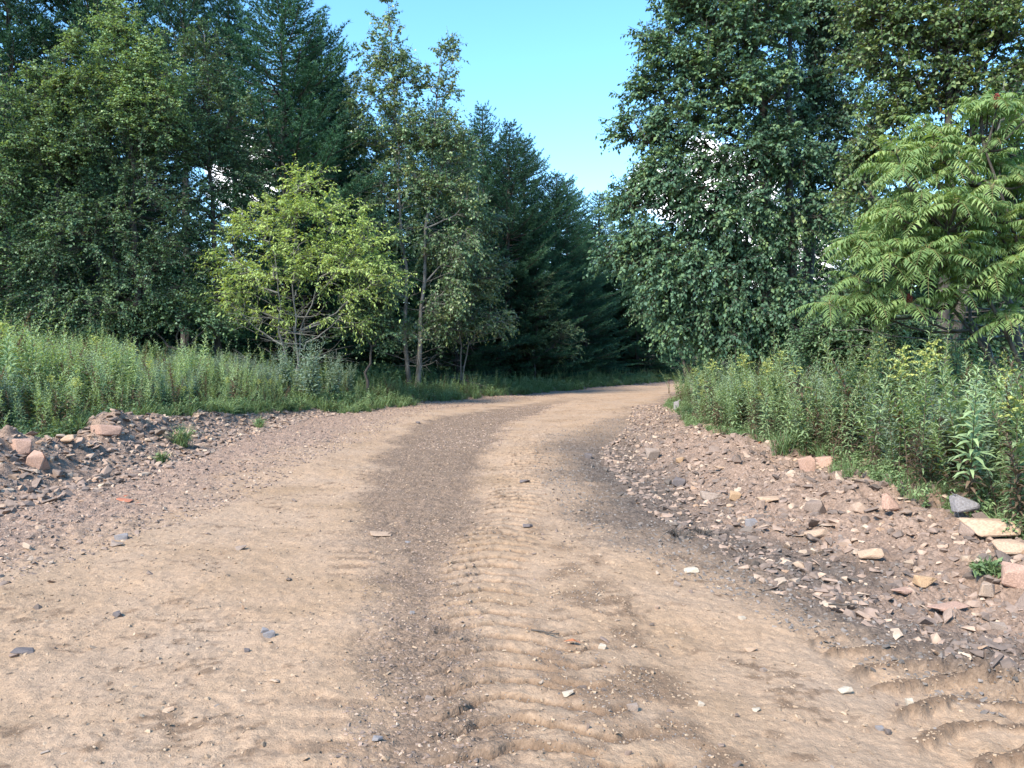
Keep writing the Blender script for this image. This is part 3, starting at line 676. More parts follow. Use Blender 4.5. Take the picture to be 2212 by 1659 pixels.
broadleaf('understory_shrub', 'low dark shrub at the foot of the tallest birch', 'shrub', 24.5, 380,
          [(380, 640, 0)], [(380, 670, 70, 35), (300, 690, 60, 30), (470, 690, 50, 25)], M['birch'], M['bark_dark'], 110, .09, 6, 9, .5, .05, seed=19)
# right side -----------------------------------------------------------
broadleaf('poplar_tree', 'great leafy poplar leaning over the road, its lower boughs draped low', 'tree', 17, 1690,
          [(1600, -160, 0), (1700, -60, .6)],
          [(1540, -60, 110, 70), (1480, 40, 60, 50), (1600, 60, 110, 80), (1420, 110, 45, 30), (1500, 160, 90, 60), (1400, 210, 50, 35), (1620, 210, 100, 70), (1370, 290, 55, 25),
           (1470, 290, 80, 55), (1600, 340, 90, 60), (1470, 390, 90, 55), (1380, 440, 55, 40), (1560, 470, 110, 55), (1400, 530, 80, 45), (1330, 550, 45, 22), (1510, 570, 110, 55), (1640, 560, 70, 60),
           (1440, 610, 70, 50), (1560, 660, 100, 50), (1480, 690, 60, 40), (1650, 680, 60, 60), (1690, 320, 70, 60), (1730, 470, 60, 45), (1700, 640, 55, 50), (1600, 730, 90, 25), (1720, 720, 60, 30)],
          M['poplar'], M['bark_dark'], 1500, .098, 6, 12, .55, .18, seed=11, droop=.35, ldroop=.55, asp=(.85, 1), zd=.9)
broadleaf('poplar_tree', 'dark-trunked poplar just behind the great leafy one', 'tree', 18.5, 1745,
          [(1745, -120, 0)], [(1750, -40, 90, 70), (1720, 60, 90, 60), (1810, 100, 80, 70), (1740, 180, 80, 60), (1700, 290, 80, 50), (1810, 260, 70, 60), (1740, 370, 80, 50), (1840, 380, 60, 50), (1760, 460, 60, 30)],
          M['poplar'], M['bark_dark'], 700, .095, 6, 10, .55, .17, seed=12, droop=.5, ldroop=.8, asp=(.85, 1))
broadleaf('young_poplar_tree', 'slender poplar top showing between the pines and the great poplar', 'tree', 31, 1490, [(1370, 400, 0)],
          [(1365, 430, 30, 40), (1350, 500, 40, 40), (1400, 560, 50, 50), (1420, 650, 50, 60)], M['birch'], M['bark_dark'], 110, .10, 6, 8, .5, .07, seed=13)
broadleaf('yellowing_tree', 'tall tree with yellowing and orange-flecked leaves above the sumac', 'tree', 13, 2065,
          [(2020, -180, 0), (2120, -120, .5)],
          [(1980, -60, 120, 80), (2130, -50, 120, 90), (1880, 40, 80, 60), (2010, 80, 110, 60), (2150, 90, 100, 70), (1900, 150, 80, 50), (2040, 190, 100, 60), (2180, 200, 70, 60), (1930, 250, 70, 50), (1880, 330, 60, 40), (1950, 340, 60, 40), (2120, 260, 80, 50), (1860, 420, 50, 40), (2050, 330, 90, 50, 1), (2190, 330, 80, 60, 1)],
          M['yellowing'], M['bark_dark'], 900, .085, 6, 8, .42, .15, seed=14, ldroop=.7, asp=(.9, 1), bare=10)
broadleaf('leafy_shrub', 'dark green honeysuckle-like shrub rising behind the right goldenrod', 'shrub', 11.5, 1850,
          [(1830, 660, 0), (1900, 680, .2), (1760, 700, 0)], [(1850, 700, 70, 40), (1780, 735, 60, 35), (1930, 720, 70, 40), (1860, 760, 110, 40), (1990, 750, 50, 30), (1870, 660, 30, 25)],
          M['shrub'], M['bark_dark'], 330, .05, 6, 10, .33, .035, seed=15, limb_r=.008, twr=.003)
broadleaf('thicket_shrub', 'shadowy thicket between the poplar trunks and the sumac', 'shrub', 15, 1960,
          [(1960, 520, 0), (1850, 560, 0)], [(1900, 480, 90, 60), (2000, 560, 90, 80), (1880, 640, 80, 50), (2080, 640, 90, 60), (2150, 720, 70, 60), (1980, 720, 80, 40)],
          M['birch'], M['bark_dark'], 210, .09, 6, 9, .5, .05, seed=16)
broadleaf('leaning_tree', 'lichen-flecked leaning trunk rising out of the weeds at the right edge', 'tree', 9.3, 2250,
          [(2050, 600, .5), (2070, 330, 1.0)], [(2180, 250, 60, 40, 2), (2230, 330, 50, 50, 2)], M['shrub'], M['bark_lichen'], 40, .07, 5, 8, .4, .08, seed=17, bare=16)

# ------------------------------------------------------------------ sumac (long feathery compound leaves)
def sumac(label, depth, base_px, blobs, nros, seed, tops):
    rng = np.random.default_rng(seed)
    bx = at(base_px, HY, depth); base = np.array([bx[0], depth, hz(bx[0], depth)-.05])
    root = empty('sumac_tree', base, label, 'sumac')
    wood = MB(); mb = MB()
    stems = [bez(base+rng.normal(size=3)*.1*np.array([1, 1, 0]), (base+at(tx, ty, depth+dd))/2+np.array([.3, 0, 0]), at(tx, ty, depth+dd), 10) for tx, ty, dd in tops]
    for P in stems: tube(wood, P, np.linspace(.035, .012, 10), 7)
    A = np.concatenate(stems)
    B = [(at(px, py, depth+dd), np.array([rx, rx*.9, ry])/FP*depth) for px, py, rx, ry, dd in blobs]
    c, d, k = in_blobs(rng, B, nros)
    for q in c:
        dist = np.linalg.norm(A-q, axis=1)+np.where(A[:, 2] > q[2], 1.5, 0); p0 = A[np.argmin(dist)]; L = np.linalg.norm(q-p0)
        tube(wood, bez(p0, (p0+q)/2+np.array([0, 0, -.22*L]), q, 6), np.linspace(.018, .008, 6), 5)
    nl = 8; m = len(c)*nl
    cc = np.repeat(c, nl, 0); az = (np.tile(np.arange(nl), len(c))*2.4+np.repeat(rng.uniform(0, 6.28, len(c)), nl)); el = rng.uniform(-.3, .95, m)
    dirv = np.stack([np.cos(az)*np.cos(el), np.sin(az)*np.cos(el), np.sin(el)], 1)
    dirv = nrm(dirv+np.repeat(nrm(c-A.mean(0)), nl, 0)*.5)
    L = rng.uniform(.28, .48, m); dr = rng.uniform(.45, 1.0, m)
    npair = 13; t = np.linspace(.2, .97, npair); dn = np.array([0, 0, -1.])
    P = cc[:, None]+dirv[:, None]*(L[:, None]*t)[..., None]+dn*(dr*L)[:, None, None]*(t**2)[None, :, None]
    tang = nrm(dirv[:, None]+dn*(2*dr[:, None, None]*t[None, :, None]))
    side = nrm(np.cross(tang, np.array([0.02, 0.01, 1.]))); tone = np.repeat(rng.random(m), npair)*.6+np.repeat(np.repeat(rng.random(len(c)), nl), npair)*.15
    prof = (np.sin(np.pi*(t*.85+.12)))**.6
    for sg in (-1, 1):
        ld = nrm(side*sg+tang*.42+dn*.38+rng.normal(size=P.shape)*.17); up = nrm(np.cross(side, tang)*1.0+np.array([0, 0, .3])+side*sg*.2)
        R = frames(ld.reshape(-1, 3), up.reshape(-1, 3)); s = np.tile(prof, m)*.108*np.repeat(L/.38, npair)
        mb.inst(LANC, LANC_F, P.reshape(-1, 3), R, np.stack([s*.92, s, s*.9], 1), np.clip(tone+rng.random(len(s))*.25, 0, 1))
    # terminal leaflet and the leaf's own stalk
    R = frames(tang[:, -1], np.tile([0, 0, 1.], (m, 1))); mb.inst(LANC, LANC_F, P[:, -1], R, np.full(m, .08), np.full(m, .5))
    st = MB(); tt = np.linspace(0, 1, 5)
    for i in range(m):
        Pq = cc[i]+np.outer(L[i]*tt, dirv[i])+np.outer(dr[i]*L[i]*tt**2, dn); tube(st, Pq, np.linspace(.003, .0012, 5), 3)
    fr = []
    for i in rng.choice(len(c), 5, replace=False):
        f = MB(); n = 260; u = rng.random(n); th = rng.uniform(0, 6.28, n); rr = .028*np.sqrt(np.sin(np.pi*np.clip(u*.85+.12, 0, 1)))
        pos = np.stack([np.cos(th)*rr, np.sin(th)*rr, u*.15], 1)+c[i]
        f.inst(LOW[4][0], LOW[4][1], pos, rand_rot(rng, n, 1), np.full(n, .016), rng.random(n)); fr.append(f)
    wood.build('trunk', M['bark_dark'], root, base, True); mb.build('crown', M['sumac'], root, base); st.build('leaf_stalks', M['stalk'], root, base)
    for f in fr: f.build('fruit_cluster', M['fruit'], root, base)
sumac('large bright green sumac with feathery leaves leaning in from the right', 8.6, 2290,
      [(2160, 270, 70, 50, 0), (2040, 340, 70, 45, 0), (2180, 380, 90, 70, .2), (1960, 380, 60, 40, 0), (2060, 440, 90, 50, -.2), (1930, 470, 70, 40, 0), (2180, 500, 90, 60, 0), (1860, 550, 60, 35, 0), (1835, 590, 45, 30, 0), (1825, 650, 40, 20, 0), (2150, 680, 60, 25, 0), (1940, 660, 70, 22, 0),
       (1990, 550, 90, 45, -.2), (2120, 590, 90, 40, -.1), (1830, 610, 50, 25, 0), (1930, 620, 70, 25, 0), (2060, 640, 60, 20, 0), (2200, 640, 50, 30, 0), (2130, 230, 40, 25, .2), (2210, 200, 50, 40, 0), (1930, 360, 35, 30, .2), (2000, 300, 40, 25, .3), (2130, 420, 110, 90, .9), (1980, 500, 120, 80, .9)], 185, 5,
      [(2120, 330, 0), (2040, 500, -.2), (1960, 560, .2), (2190, 450, .3)])

# ------------------------------------------------------------------ pines
def pine_mesh(seed, H=16., R=2.9, low=.8, dens=1.0):
    rng = np.random.default_rng(seed); wood = MB(); T = []; D = []; TO = []
    K = 16; zz = np.linspace(0, H*.985, K); P = np.stack([rng.normal(0, .05, K).cumsum()*.4, rng.normal(0, .05, K).cumsum()*.4, zz], 1); P[0, :2] = 0
    tube(wood, P, np.linspace(.20, .02, K)*H/16, 8)
    z = low; hi_ = low > 5
    while z < H-.15:
        t = z/H; prof = min(1., (1-t)**.68*1.3+.02)*(.75+.4*rng.random())
        nb = rng.integers(5, 8) if t < .93 else 4
        a0 = rng.uniform(0, 6.28)
        for b in range(nb):
            a = a0+b*6.283/nb+rng.normal(0, .25); L = max(.25, R*prof*rng.uniform(.6, 1.18))
            dirh = np.array([math.cos(a), math.sin(a), 0]); rise = .08+.62*t+rng.normal(0, .10)
            p0 = np.array([np.interp(z, zz, P[:, 0]), np.interp(z, zz, P[:, 1]), z])
            q = p0+dirh*L+np.array([0, 0, rise*L]); ctl = p0+dirh*L*.55+np.array([0, 0, (rise*.15-.05)*L])
            Bp = bez(p0, ctl, q, 7); tube(wood, Bp, np.linspace(.012+.012*L, .005, 7), 4)
            ns = max(3, int(L/.17*dens)); tone = rng.random()
            for s in np.linspace(.32 if L > 1 else .15, 1, ns):
                c = (1-s)**2*p0+2*s*(1-s)*ctl+s*s*q; tg = nrm(2*(1-s)*(ctl-p0)+2*s*(q-ctl))
                sd = np.cross(tg, [0, 0, 1.]); 
                for sg in ((-1, 1) if s < .97 else (0,)):
                    l2 = (.22+.62*(1-s)*min(L, 2.5)/2)*rng.uniform(.6, 1.2)
                    dd = nrm(tg*.75+sd*sg*.75+np.array([0, 0, rng.normal(.22, .22)]))
                    for u in np.arange(.3, 1.01, .13/max(l2, .2)):
                        T.append(c+dd*l2*u); D.append(dd+rng.normal(size=3)*.2); TO.append(tone*.25+.55*u*s*rng.random())  # sunlit tips painted in: needles get lighter towards the bough ends
        z += rng.uniform(.26, .40)*(1.1-.35*t)
    T = np.array(T); D = nrm(np.array(D)+np.array([0, 0, .15])); TO = np.array(TO)
    nn = 10; n = len(T)*nn
    d = nrm(np.repeat(D, nn, 0)+rng.normal(size=(n, 3))*.55); up = rng.normal(size=(n, 3))
    tri = np.array([[-.5, 0, 0], [.5, 0, 0], [0, 1, 0]]); trf = np.array([[0, 1, 2]])
    ln = rng.uniform(.11, .22, n)
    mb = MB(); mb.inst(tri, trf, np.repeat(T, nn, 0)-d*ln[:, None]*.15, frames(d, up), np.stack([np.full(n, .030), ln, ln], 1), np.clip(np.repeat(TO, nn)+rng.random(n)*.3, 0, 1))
    print('pine', len(T), n)
    return mb, wood, H
PM = []
for i, (H, R, low) in enumerate([(16, 3.3, .5), (16, 2.9, .4), (16, 3.8, .9), (16, 3.2, .3), (16, 3.2, 8.0)]):
    mb, wd, H = pine_mesh(500+i, H, R, low)
    PM.append((mb, wd, {}))
def pine(px, top_py, depth, v, label, wscale=1.0, group=None, rz=None):
    mb, wd, cache = PM[v]; bx = at(px, HY, depth)[0]; bz = hz(bx, depth)-.1
    top = EYE-(top_py-HY)/FP*depth; s = (top-bz)/16.
    e = empty('pine_tree', (bx, depth, bz), label, 'pine tree', group)
    rr = random.Random(px*7+top_py); e.rotation_euler = (rr.uniform(-.03, .03), rr.uniform(-.03, .03), rr.uniform(0, 6.28) if rz is None else rz)
    sw = (s**.5)*wscale; e.scale = (sw, sw, s)
    for nm, m_, mt in (('trunk', wd, M['bark_dark']), ('crown', mb, M['pine'])):
        if nm in cache: o = cache[nm].copy(); C.objects.link(o)
        else: o = m_.build(nm, mt); cache[nm] = o
        o.parent = e
named = [
 (625, -40, 31, 2, 'big dark blue-green pine behind the bright yellow-green tree', 1.25),
 (705, 60, 33, 0, 'pine with a spiky top just left of the twin aspens', .9),
 (35, -230, 34, 0, 'towering pine behind the upper left corner', 1.2),
 (215, -330, 37, 2, 'towering pine rising above the two-peaked birch', 1.2),
 (400, -130, 35, 4, 'pine whose dark boughs fill the gap between the two birches', 1.1),
 (520, -60, 38, 4, 'slim pine standing between the narrower birch and the big pine', 1.0),
 (1062, 235, 43, 1, 'pine with the highest tip right of the twin aspens', 1.1),
 (1135, 300, 47, 0, 'open-crowned pine whose ragged side meets the sky gap', 1.15),
 (985, 300, 38, 3, 'pine hidden mostly behind the right twin aspen', 1.0),
 (1150, 455, 43, 3, 'full bluish pine with layered boughs reaching the verge', 1.25),
 (1228, 385, 54, 0, 'distant pine with rounded top below the sky gap', 1.25),
 (1290, 420, 58, 1, 'distant pine right of the rounded one', 1.3),
 (1262, 590, 50, 3, 'short pale-tipped pine in front of the distant ones', 1.35),
 (1345, 560, 58, 1, 'shadowed pine above the far bend of the road', 1.3),
 (1420, 600, 66, 0, 'dark pine closing the view beyond the bend', 1.4),
 (1480, 520, 72, 3, 'dark pine beyond the bend partly behind the poplar boughs', 1.4),
]
for a in named: pine(a[0], a[1], a[2], a[3], a[4], a[5])
rr = random.Random(3)
for i, px in enumerate(range(-260, 1300, 92)):
    if 380 < px < 600: tp = 520
    else: tp = rr.randint(120, 260)+(max(0, px-950)*.75)
    pine(px+rr.randint(-25, 25), int(tp), 41+rr.uniform(0, 6), i % 4, 'dark pine in the shaded second row behind the left tree line', 1.15, 'pines of the left second row')
for i, px in enumerate(range(-300, 1500, 120)):
    tp = rr.randint(420, 520)+(60 if px > 1200 else 0)+(130 if 350 < px < 620 else 0)
    pine(px+rr.randint(-25, 25), tp, 54+rr.uniform(0, 8), (i+1) % 4, 'dark pine deep in the left woods behind the second row', 1.5, 'pines deep in the left woods')
for i, px in enumerate(range(1620, 2500, 90)):
    pine(px+rr.randint(-25, 25), rr.randint(330, 480), 30+rr.uniform(0, 6), i % 4, 'dark pine in the shade behind the right-hand broadleaf trees', 1.1, 'pines behind the right-hand trees')
for i, px in enumerate(range(1780, 2500, 130)):
    pine(px+rr.randint(-25, 25), rr.randint(560, 640), 22+rr.uniform(0, 3), (i+2) % 4, 'low dark pine under the right-hand broadleaf trees', 1.5, 'low pines under the right-hand trees')

# ------------------------------------------------------------------ herb plants
def goldenrod(seed, H=1.3, flower=False, nleaf=70, big=1.3, dead=.25, ln_=.06):
    rng = np.random.default_rng(seed); st = MB(); lf = MB(); fl = MB()
    lean = rng.normal(0, ln_, 2); n = 7; t = np.linspace(0, 1, n)
    P = np.stack([lean[0]*H*t**2, lean[1]*H*t**2, H*t], 1); tube(st, P, np.linspace(.005, .0018, n), 4, 1.25)
    u = np.linspace(.10, .99, nleaf); a = np.arange(nleaf)*2.4
    pos = np.stack([np.interp(u, t, P[:, 0]), np.interp(u, t, P[:, 1]), u*H], 1)
    el = .10+.8*u+rng.normal(0, .22, nleaf)
    d = np.stack([np.cos(a)*np.cos(el), np.sin(a)*np.cos(el), np.sin(el)], 1)
    sz = .13*big*np.clip(np.sin(np.pi*np.clip(u*.78+.12, 0, 1)), .25, 1)*rng.uniform(.8, 1.15, nleaf)
    rn = np.where((u < dead*rng.uniform(.6, 1.4, nleaf)), rng.uniform(1.1, 1.5, nleaf), np.clip(.1+.6*u+rng.uniform(-.2, .3, nleaf), 0, .98))
    lf.inst(LANC, LANC_F, pos, frames(d, np.tile([0, 0, 1.], (nleaf, 1))), np.stack([sz*1.15, sz, sz*1.2], 1), rn)
    if flower:
        for k in range(9):
            aa = k*2.4; uu = .84+.017*k; L = .13*(1.15-.08*k)
            m = 26; s = np.linspace(0, 1, m)
            c = np.array([lean[0]*H*uu**2, lean[1]*H*uu**2, uu*H]); q = c+np.stack([np.cos(aa)*L*s, np.sin(aa)*L*s, L*(.75*s-.55*s*s)], 1)+rng.normal(0, .004, (m, 3))
            fl.inst(LEAF, LEAF_F, q, rand_rot(rng, m, 1.2), np.full(m, .022), rng.uniform(1.8, 2.7, m))
    return st, lf, fl
GR = []
for i in range(12): GR.append(goldenrod(800+i, 1.25 if i < 6 else (1.0, 1.45, .8, 1.2, 1.35, 1.05)[i-6], i == 0, (84, 70, 96)[i % 3], (1.02, .85, 1.2)[i % 3], (.2, .35, .15, .5)[i % 4] if i != 9 else 1.6, .06 if i < 6 else .16))
def cat(*mbs):
    V = []; F = []; R = []; n = 0
    for m in mbs:
        if not m.V: continue
        v, f, r = m.arrays(); V.append(v); F.append(f+n); R.append(r); n += len(v)
    return np.concatenate(V), np.concatenate(F), np.concatenate(R)
GA = [cat(*g) for g in GR]
def mug(seed):
    rng = np.random.default_rng(seed); st = MB(); lf = MB()
    for k in range(9):
        a = rng.uniform(0, 6.28); L = rng.uniform(1.0, 1.5); t = np.linspace(0, 1, 5); sp = rng.uniform(.1, .42)
        P = np.stack([np.cos(a)*sp*t**1.4, np.sin(a)*sp*t**1.4, L*t], 1); tube(st, P, np.linspace(.006, .002, 5), 4, 1.2)
        n = 70; u = np.linspace(.15, 1, n); aa = np.arange(n)*2.4
        pos = np.stack([np.interp(u, t, P[:, i]) for i in range(3)], 1); el = rng.uniform(.3, 1.0, n); d = np.stack([np.cos(aa)*np.cos(el), np.sin(aa)*np.cos(el), np.sin(el)], 1)
        ln = .20*(1.08-u)*rng.uniform(.6, 1.2, n)+.03
        for w in (0, .5, 1.0):
            lf.inst(LANC, LANC_F, pos+d*(ln*w*.8)[:, None], frames(nrm(d+rng.normal(0, .3, (n, 3))), rng.normal(size=(n, 3))+[0, 0, 1.5]), np.stack([ln*1.1, ln*.6, ln*.6], 1), rng.uniform(.1, 1, n))
    return st, lf
def tuftmesh(seed, nb=60, L=.4, wid=.007, spread=.7, dead=.12):
    rng = np.random.default_rng(seed); a = rng.uniform(0, 6.28, nb); el = rng.uniform(.5, 1.45, nb)
    d = np.stack([np.cos(a)*np.cos(el)*spread, np.sin(a)*np.cos(el)*spread, np.sin(el)], 1); ln = L*rng.uniform(.5, 1.15, nb)
    T = np.array([[-.5, 0, 0], [.5, 0, 0], [-.45, .4, .04], [.45, .4, .04], [-.3, .75, -.06], [.3, .75, -.06], [0, 1, -.28]]); F = np.array([[0, 1, 3], [0, 3, 2], [2, 3, 5], [2, 5, 4], [4, 5, 6]])
    mb = MB(); p = np.stack([rng.normal(0, L*.12, nb), rng.normal(0, L*.12, nb), np.zeros(nb)], 1)
    mb.inst(T, F, p, frames(d, np.tile([0, 0, 1.], (nb, 1))+rng.normal(0, .3, (nb, 3))), np.stack([np.full(nb, wid*1.6), ln, ln], 1), np.where(rng.random(nb) < dead, rng.uniform(1.1, 1.5, nb), rng.random(nb)))
    return mb
def lowherb(seed, h=.45):
    rng = np.random.default_rng(seed); mb = MB()
    for k in range(5):
        a = rng.uniform(0, 6.28); q = np.array([math.cos(a)*.22*rng.random(), math.sin(a)*.22*rng.random(), h*rng.uniform(.6, 1.1)]); P = bez(np.zeros(3), q*[.2, .2, .6], q, 4)
        tube(mb, P, [.004, .003, .003, .002], 3, 1.2); n = 22; u = rng.uniform(.2, 1, n); pos = np.stack([np.interp(u, np.linspace(0, 1, 4), P[:, i]) for i in range(3)], 1)
        mb.inst(LEAF, LEAF_F, pos, rand_rot(rng, n, .7), np.stack([np.full(n, .035), rng.uniform(.05, .08, n), np.full(n, .05)], 1), rng.uniform(0, 1, n))
    return mb
LH = [cat(lowherb(60+i)) for i in range(4)]
TF = [cat(tuftmesh(30+i)) for i in range(4)]

def stuff(name, label, cat_, mat, arrs, x, y, sc, rng, tilt=.17, zoff=-.02, dv=.14):
    z = height(x, y, False); mb = MB(); w = rng.integers(0, len(arrs), len(x)); n = len(x)
    R = rand_rot(rng, n, tilt)
    for k, (v, f, r) in enumerate(arrs):
        s = np.where(w == k)[0]
        if len(s) == 0: continue
        N_ = len(s); L = v[None]*np.asarray(sc)[s][:, None, None]; vv = np.einsum('nki,nij->nkj', L, R[s])+np.stack([x[s], y[s], z[s]+zoff], 1)[:, None]
        ff = f[None]+(np.arange(N_)*len(v))[:, None, None]
        jit = rng.uniform(-dv, dv, N_)[:, None]; rr_ = np.where(r[None] < 1, np.clip(r[None]+jit, 0, .98), r[None])
        mb.add(vv.reshape(-1, 3), ff.reshape(-1, 3), rr_.reshape(-1))
    return tag(mb.build(name, mat), label, cat_, kind='stuff')

# right stand: front stalks as single plants, the rest as a mass
GF = {}
def plant_obj(i, x, y, s, label, group, rng):
    v = i % len(GR)
    e = empty('goldenrod_plant', (x, y, hz(x, y)-.02), label, 'goldenrod', group)
    e.rotation_euler = (rng.normal(0, .13), rng.normal(0, .13), rng.uniform(0, 6.28)); e.scale = (s, s, s)
    if v not in GF:
        st, lf, fl = GR[v]; L = [st.build('stem', M['herb']), lf.build('leaves', M['herb'])]
        if fl.V: L.append(fl.build('flower_plume', M['herb']))
        GF[v] = L
        for o in L: o.parent = e
    else:
        for o in GF[v]: c = o.copy(); C.objects.link(c); c.parent = e
x, y = region(rg, 190, off(vegR, -.18), off(vegR, .5), 4.6, 17, 1.15)
for i in range(190): plant_obj(i, float(x[i]), float(y[i]), rg.uniform(.55, 1.12), 'upright green goldenrod stalk at the front of the dense stand on the right', 'goldenrod stalks along the front of the right stand', rg)
x, y = region(rg, 1500, off(vegR, .5), off(vegR, 4.2), 4.5, 24, 1.0)
s = rg.uniform(.78, 1.22, 1500)*(1+.55*fbm(x, y, .7, 2, 55)); k = ~((x > 4.6) & (y < 7))
stuff('goldenrod_stand', 'dense mass of goldenrod filling the ground behind the front stalks on the right', 'goldenrod', M['herb'], GA[1:]*2+GA[:1], x[k], y[k], s[k], rg)
x, y = region(rg, 420, off(vegR, -.1), off(vegR, 2.5), 24, 60)
stuff('goldenrod_stand', 'far goldenrod along the right side of the bend', 'goldenrod', M['herb'], GA[1:], x, y, rg.uniform(.7, 1, 420), rg)
# left field
def shiftL(a, b): return off(vegL, -b), off(vegL, -a)
f1, f2 = shiftL(.25, .9); x, y = region(rg, 90, f1, f2, 9, 21)
for i in range(90): plant_obj(i+3, float(x[i]), float(y[i]), rg.uniform(.5, .85), 'goldenrod stalk at the front of the weedy field behind the left windrow', 'goldenrod stalks behind the left windrow', rg)
f1, f2 = shiftL(.6, 12); x, y = region(rg, 4200, f1, f2, 7, 25)
s = np.clip(.55+.22*(vegL(y)-x), .5, 1.0)*rg.uniform(.7, 1.25, 4200)*(1+.75*fbm(x, y, .55, 3, 66))
stuff('goldenrod_field', 'wide field of green goldenrod with a few yellow blooms left of the road', 'goldenrod', M['herb'], GA[1:]*4+GA[:1], x, y, s, rg)
f1, f2 = shiftL(.5, 2.6); x, y = region(rg, 1500, off(vegL, -2.8), off(vegL, .5), 23, 60)
stuff('goldenrod_field', 'low weeds under the twin aspens along the left verge', 'weeds', M['herb'], GA[1:], x, y, rg.uniform(.3, .75, 1500), rg)
f1, f2 = shiftL(1.0, 9); x, y = region(rg, 420, f1, f2, 9, 26); k = fbm(x, y, .35, 2, 68) > -.02
stuff('mugwort', 'greyer feathery weeds growing in drifts through the left field', 'weeds', M['mugwort'], [cat(*mug(40+i)) for i in range(3)], x[k], y[k], rg.uniform(.55, .95, k.sum()), rg)
x, y = region(rg, 160, off(vegR, .3), off(vegR, 3.5), 5, 22); stuff('mugwort', 'greyer feathery weeds mixed among the right goldenrod', 'weeds', M['mugwort'], [cat(*mug(50+i)) for i in range(2)], x, y, rg.uniform(.5, .8, 160), rg)
# grass and low herbs
f1, f2 = shiftL(.1, 1.2); x, y = region(rg, 1500, f1, f2, 6.5, 26)
stuff('grass', 'low grass and herbs edging the left windrow', 'grass', M['grass'], TF+LH, x, y, rg.uniform(.35, 1.0, 1500), rg)
f1, f2 = shiftL(-.9, 2.2); x, y = region(rg, 2600, f1, f2, 22, 62)
stuff('grass', 'bright green verge grass between the road and the mid pines', 'grass', M['grass'], TF+LH, x, y, rg.uniform(.4, 1.25, 2600), rg)
x, y = region(rg, 800, off(vegR, -.28), off(vegR, .45), 4.2, 30, 1.2)
stuff('grass', 'grass and low herbs at the foot of the right goldenrod', 'grass', M['grass'], TF+LH, x, y, rg.uniform(.25, .65, 800), rg)
x, y = region(rg, 45, off(gravL, -.5), off(stL, 0), 2.4, 11, 1.3)
many(45, x, y, .022, .06, 'pebble', 'small grey-brown pebble lying loose on the left half of the road', 'pebble', 'loose pebbles on the left lane', M['stone'], rg)
x, y = region(rg, 900, off(vegR, 1.5), off(vegR, 9), 4.5, 28)
stuff('undergrowth', 'shaded undergrowth beneath the right-hand trees', 'undergrowth', M['shrub'], LH, x, y, rg.uniform(1.0, 2.0, 900), rg)
f1, f2 = shiftL(1.5, 20); x, y = region(rg, 2200, f1, f2, 24, 50)
stuff('undergrowth', 'shaded undergrowth beneath the left woods', 'undergrowth', M['shrub'], LH, x, y, rg.uniform(1.2, 2.2, 2200), rg)

def bush(px, py, s, label, seed):
    xx, yy = (at(px, HY, py)[0], py) ; st, lf = mug(seed)
    e = empty('mugwort_bush', (xx, yy, hz(xx, yy)-.02), label, 'weed'); e.scale = (s, s, s)
    st.build('stems', M['mugwort'], e); lf.build('foliage', M['mugwort'], e)
bush(668, 22.5, 1.45, 'silvery green mugwort bush, bushiest of the left field', 1)
bush(615, 23, 1.25, 'silvery mugwort just left of the bushiest one', 2)
bush(715, 24, 1.1, 'smaller silvery mugwort right of the bushiest one', 3)
bush(748, 25, 1.0, 'last silvery mugwort before the shaded weeds', 4)
def tuft_obj(px, py, s, label, n=110, herb=True):
    xx, yy = gpos(px, py); e = empty('grass_tuft', (xx, yy, hz(xx, yy)-.01), label, 'grass tuft')
    tuftmesh(px, n, s, .006).build('blades', M['grass'], e)
    if herb: lowherb(px+1, s*.7).build('herb_leaves', M['grass'], e)
tuft_obj(390, 965, .42, 'dark green grass tuft growing on the left windrow', 190)
tuft_obj(345, 1000, .22, 'smaller grass tuft at the foot of the left windrow')
tuft_obj(2145, 1250, .15, 'small bright grass tuft in the rubble near the right edge', 90)
tuft_obj(2180, 1110, .45, 'long-bladed grass clump under the nearest weeds', 120, False)
tuft_obj(1690, 985, .4, 'dry yellowish grass clump at the front of the right stand', 130, False)
tuft_obj(560, 925, .3, 'low weed tuft on the far end of the left windrow')
# lone dead stalk standing by the far road edge
xx, yy = gpos(1445, 850); e = empty('weed_stalk', (xx, yy, hz(xx, yy)), 'lone upright brown stalk with a leafy green tip at the far road edge', 'weed')
mb = MB(); tube(mb, [(0, 0, 0), (.01, 0, .35), (-.01, 0, .72)], [.022, .02, .014], 6, 1.3); mb.build('stem', M['herb'], e)
mb = MB(); q = np.tile([[-.01, 0, .70]], (14, 1)); an = np.arange(14)*2.4
mb.inst(LANC, LANC_F, q, frames(np.stack([np.cos(an), np.sin(an), np.full(14, .25)], 1), np.tile([0, 0, 1.], (14, 1))), np.full(14, .2), np.full(14, .5)); mb.build('leafy_tip', M['herb'], e)

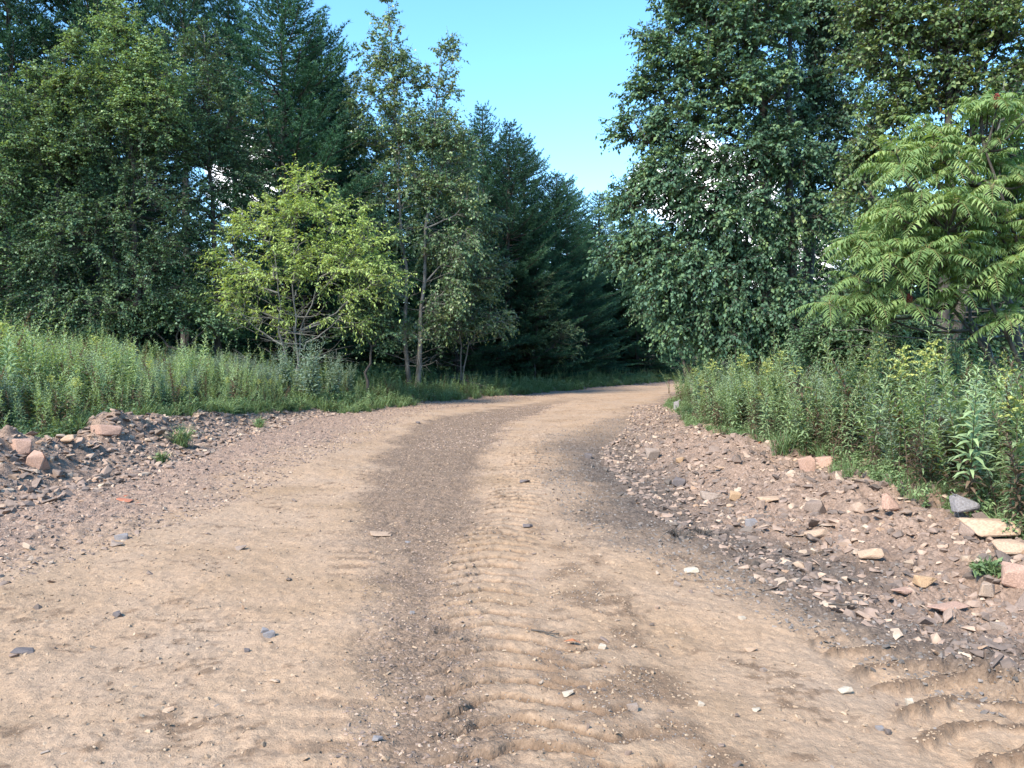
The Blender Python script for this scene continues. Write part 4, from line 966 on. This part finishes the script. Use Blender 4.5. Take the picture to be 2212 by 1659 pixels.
# ------------------------------------------------------------------ sky, sun, camera
SUN_AZ, SUN_EL = 222, 44
w = bpy.data.worlds.new('World'); bpy.context.scene.world = w; w.use_nodes = True; nt = w.node_tree; nt.nodes.clear(); L = nt.links
sky = N(nt, 'ShaderNodeTexSky', sky_type='NISHITA', sun_disc=False, sun_elevation=math.radians(SUN_EL), sun_rotation=math.radians(SUN_AZ), air_density=1.0, dust_density=.15, ozone_density=2.5)
tc = N(nt, 'ShaderNodeTexCoord')
def cloud(vec, size, stretch):
    v = Vector(vec).normalized()
    sub = N(nt, 'ShaderNodeVectorMath', operation='SUBTRACT'); L.new(tc.outputs['Generated'], sub.inputs[0]); sub.inputs[1].default_value = v
    mp = N(nt, 'ShaderNodeVectorMath', operation='MULTIPLY'); L.new(sub.outputs[0], mp.inputs[0]); mp.inputs[1].default_value = (1/size/stretch, 1/size, 1/size)
    ln = N(nt, 'ShaderNodeVectorMath', operation='LENGTH'); L.new(mp.outputs[0], ln.inputs[0])
    nz = N(nt, 'ShaderNodeTexNoise', Scale=22.0, Detail=6.0, Roughness=.6); L.new(tc.outputs['Generated'], nz.inputs['Vector'])
    ad = N(nt, 'ShaderNodeMath', operation='MULTIPLY_ADD'); L.new(nz.outputs['Fac'], ad.inputs[0]); ad.inputs[1].default_value = 1.5; L.new(ln.outputs['Value'], ad.inputs[2])
    mr = N(nt, 'ShaderNodeMapRange'); mr.inputs['From Min'].default_value = 1.75; mr.inputs['From Max'].default_value = 1.45; L.new(ad.outputs[0], mr.inputs['Value'])
    return mr.outputs[0]
fac = None
for vec, sz, st in (((at(1520, 410, 1)-[0, 0, EYE]), .062, 1.6), ((at(535, 375, 1)-[0, 0, EYE]), .055, .8), ((at(1700, 560, 1)-[0, 0, EYE]), .06, 1.4)):
    c_ = cloud(vec, sz, st)
    if fac is None: fac = c_
    else:
        mxm = N(nt, 'ShaderNodeMath', operation='MAXIMUM'); L.new(fac, mxm.inputs[0]); L.new(c_, mxm.inputs[1]); fac = mxm.outputs[0]
mix = N(nt, 'ShaderNodeMix', data_type='RGBA'); L.new(fac, mix.inputs[0]); hsn = N(nt, 'ShaderNodeHueSaturation', Saturation=1.2, Hue=.493); L.new(sky.outputs[0], hsn.inputs['Color']); L.new(hsn.outputs[0], mix.inputs[6]); mix.inputs[7].default_value = (11, 11, 11.5, 1)
bg = N(nt, 'ShaderNodeBackground', Strength=.128); L.new(mix.outputs[2], bg.inputs[0]); wo = N(nt, 'ShaderNodeOutputWorld'); L.new(bg.outputs[0], wo.inputs[0])

sl = bpy.data.lights.new('sun', 'SUN'); sl.energy = 2.6; sl.angle = math.radians(12); sl.color = (1, .93, .82)
so = bpy.data.objects.new('sun', sl); C.objects.link(so)
az, el = math.radians(SUN_AZ), math.radians(SUN_EL)
so.rotation_euler = Vector((math.sin(az)*math.cos(el), math.cos(az)*math.cos(el), math.sin(el))).to_track_quat('Z', 'Y').to_euler()
cd = bpy.data.cameras.new('camera'); cam = bpy.data.objects.new('camera', cd); C.objects.link(cam)
cd.sensor_width = 36; cd.lens = 36*FP/2212; cd.clip_end = 3000; cd.clip_start = .05
cam.location = (0, 0, EYE); cam.rotation_euler = (math.radians(90)-math.atan((829.5-HY)/FP), 0, 0)
S = bpy.context.scene; S.camera = cam
S.view_settings.view_transform = 'Standard'; S.view_settings.look = 'None'; S.view_settings.exposure = 1.85; S.view_settings.gamma = 1.0
S.cycles.max_bounces = 6; S.cycles.diffuse_bounces = 3; S.cycles.transmission_bounces = 3; S.cycles.glossy_bounces = 2; S.cycles.use_denoising = True
print('tris', sum(len(o.data.polygons) for o in bpy.data.objects if o.type == 'MESH')//1000, 'k')
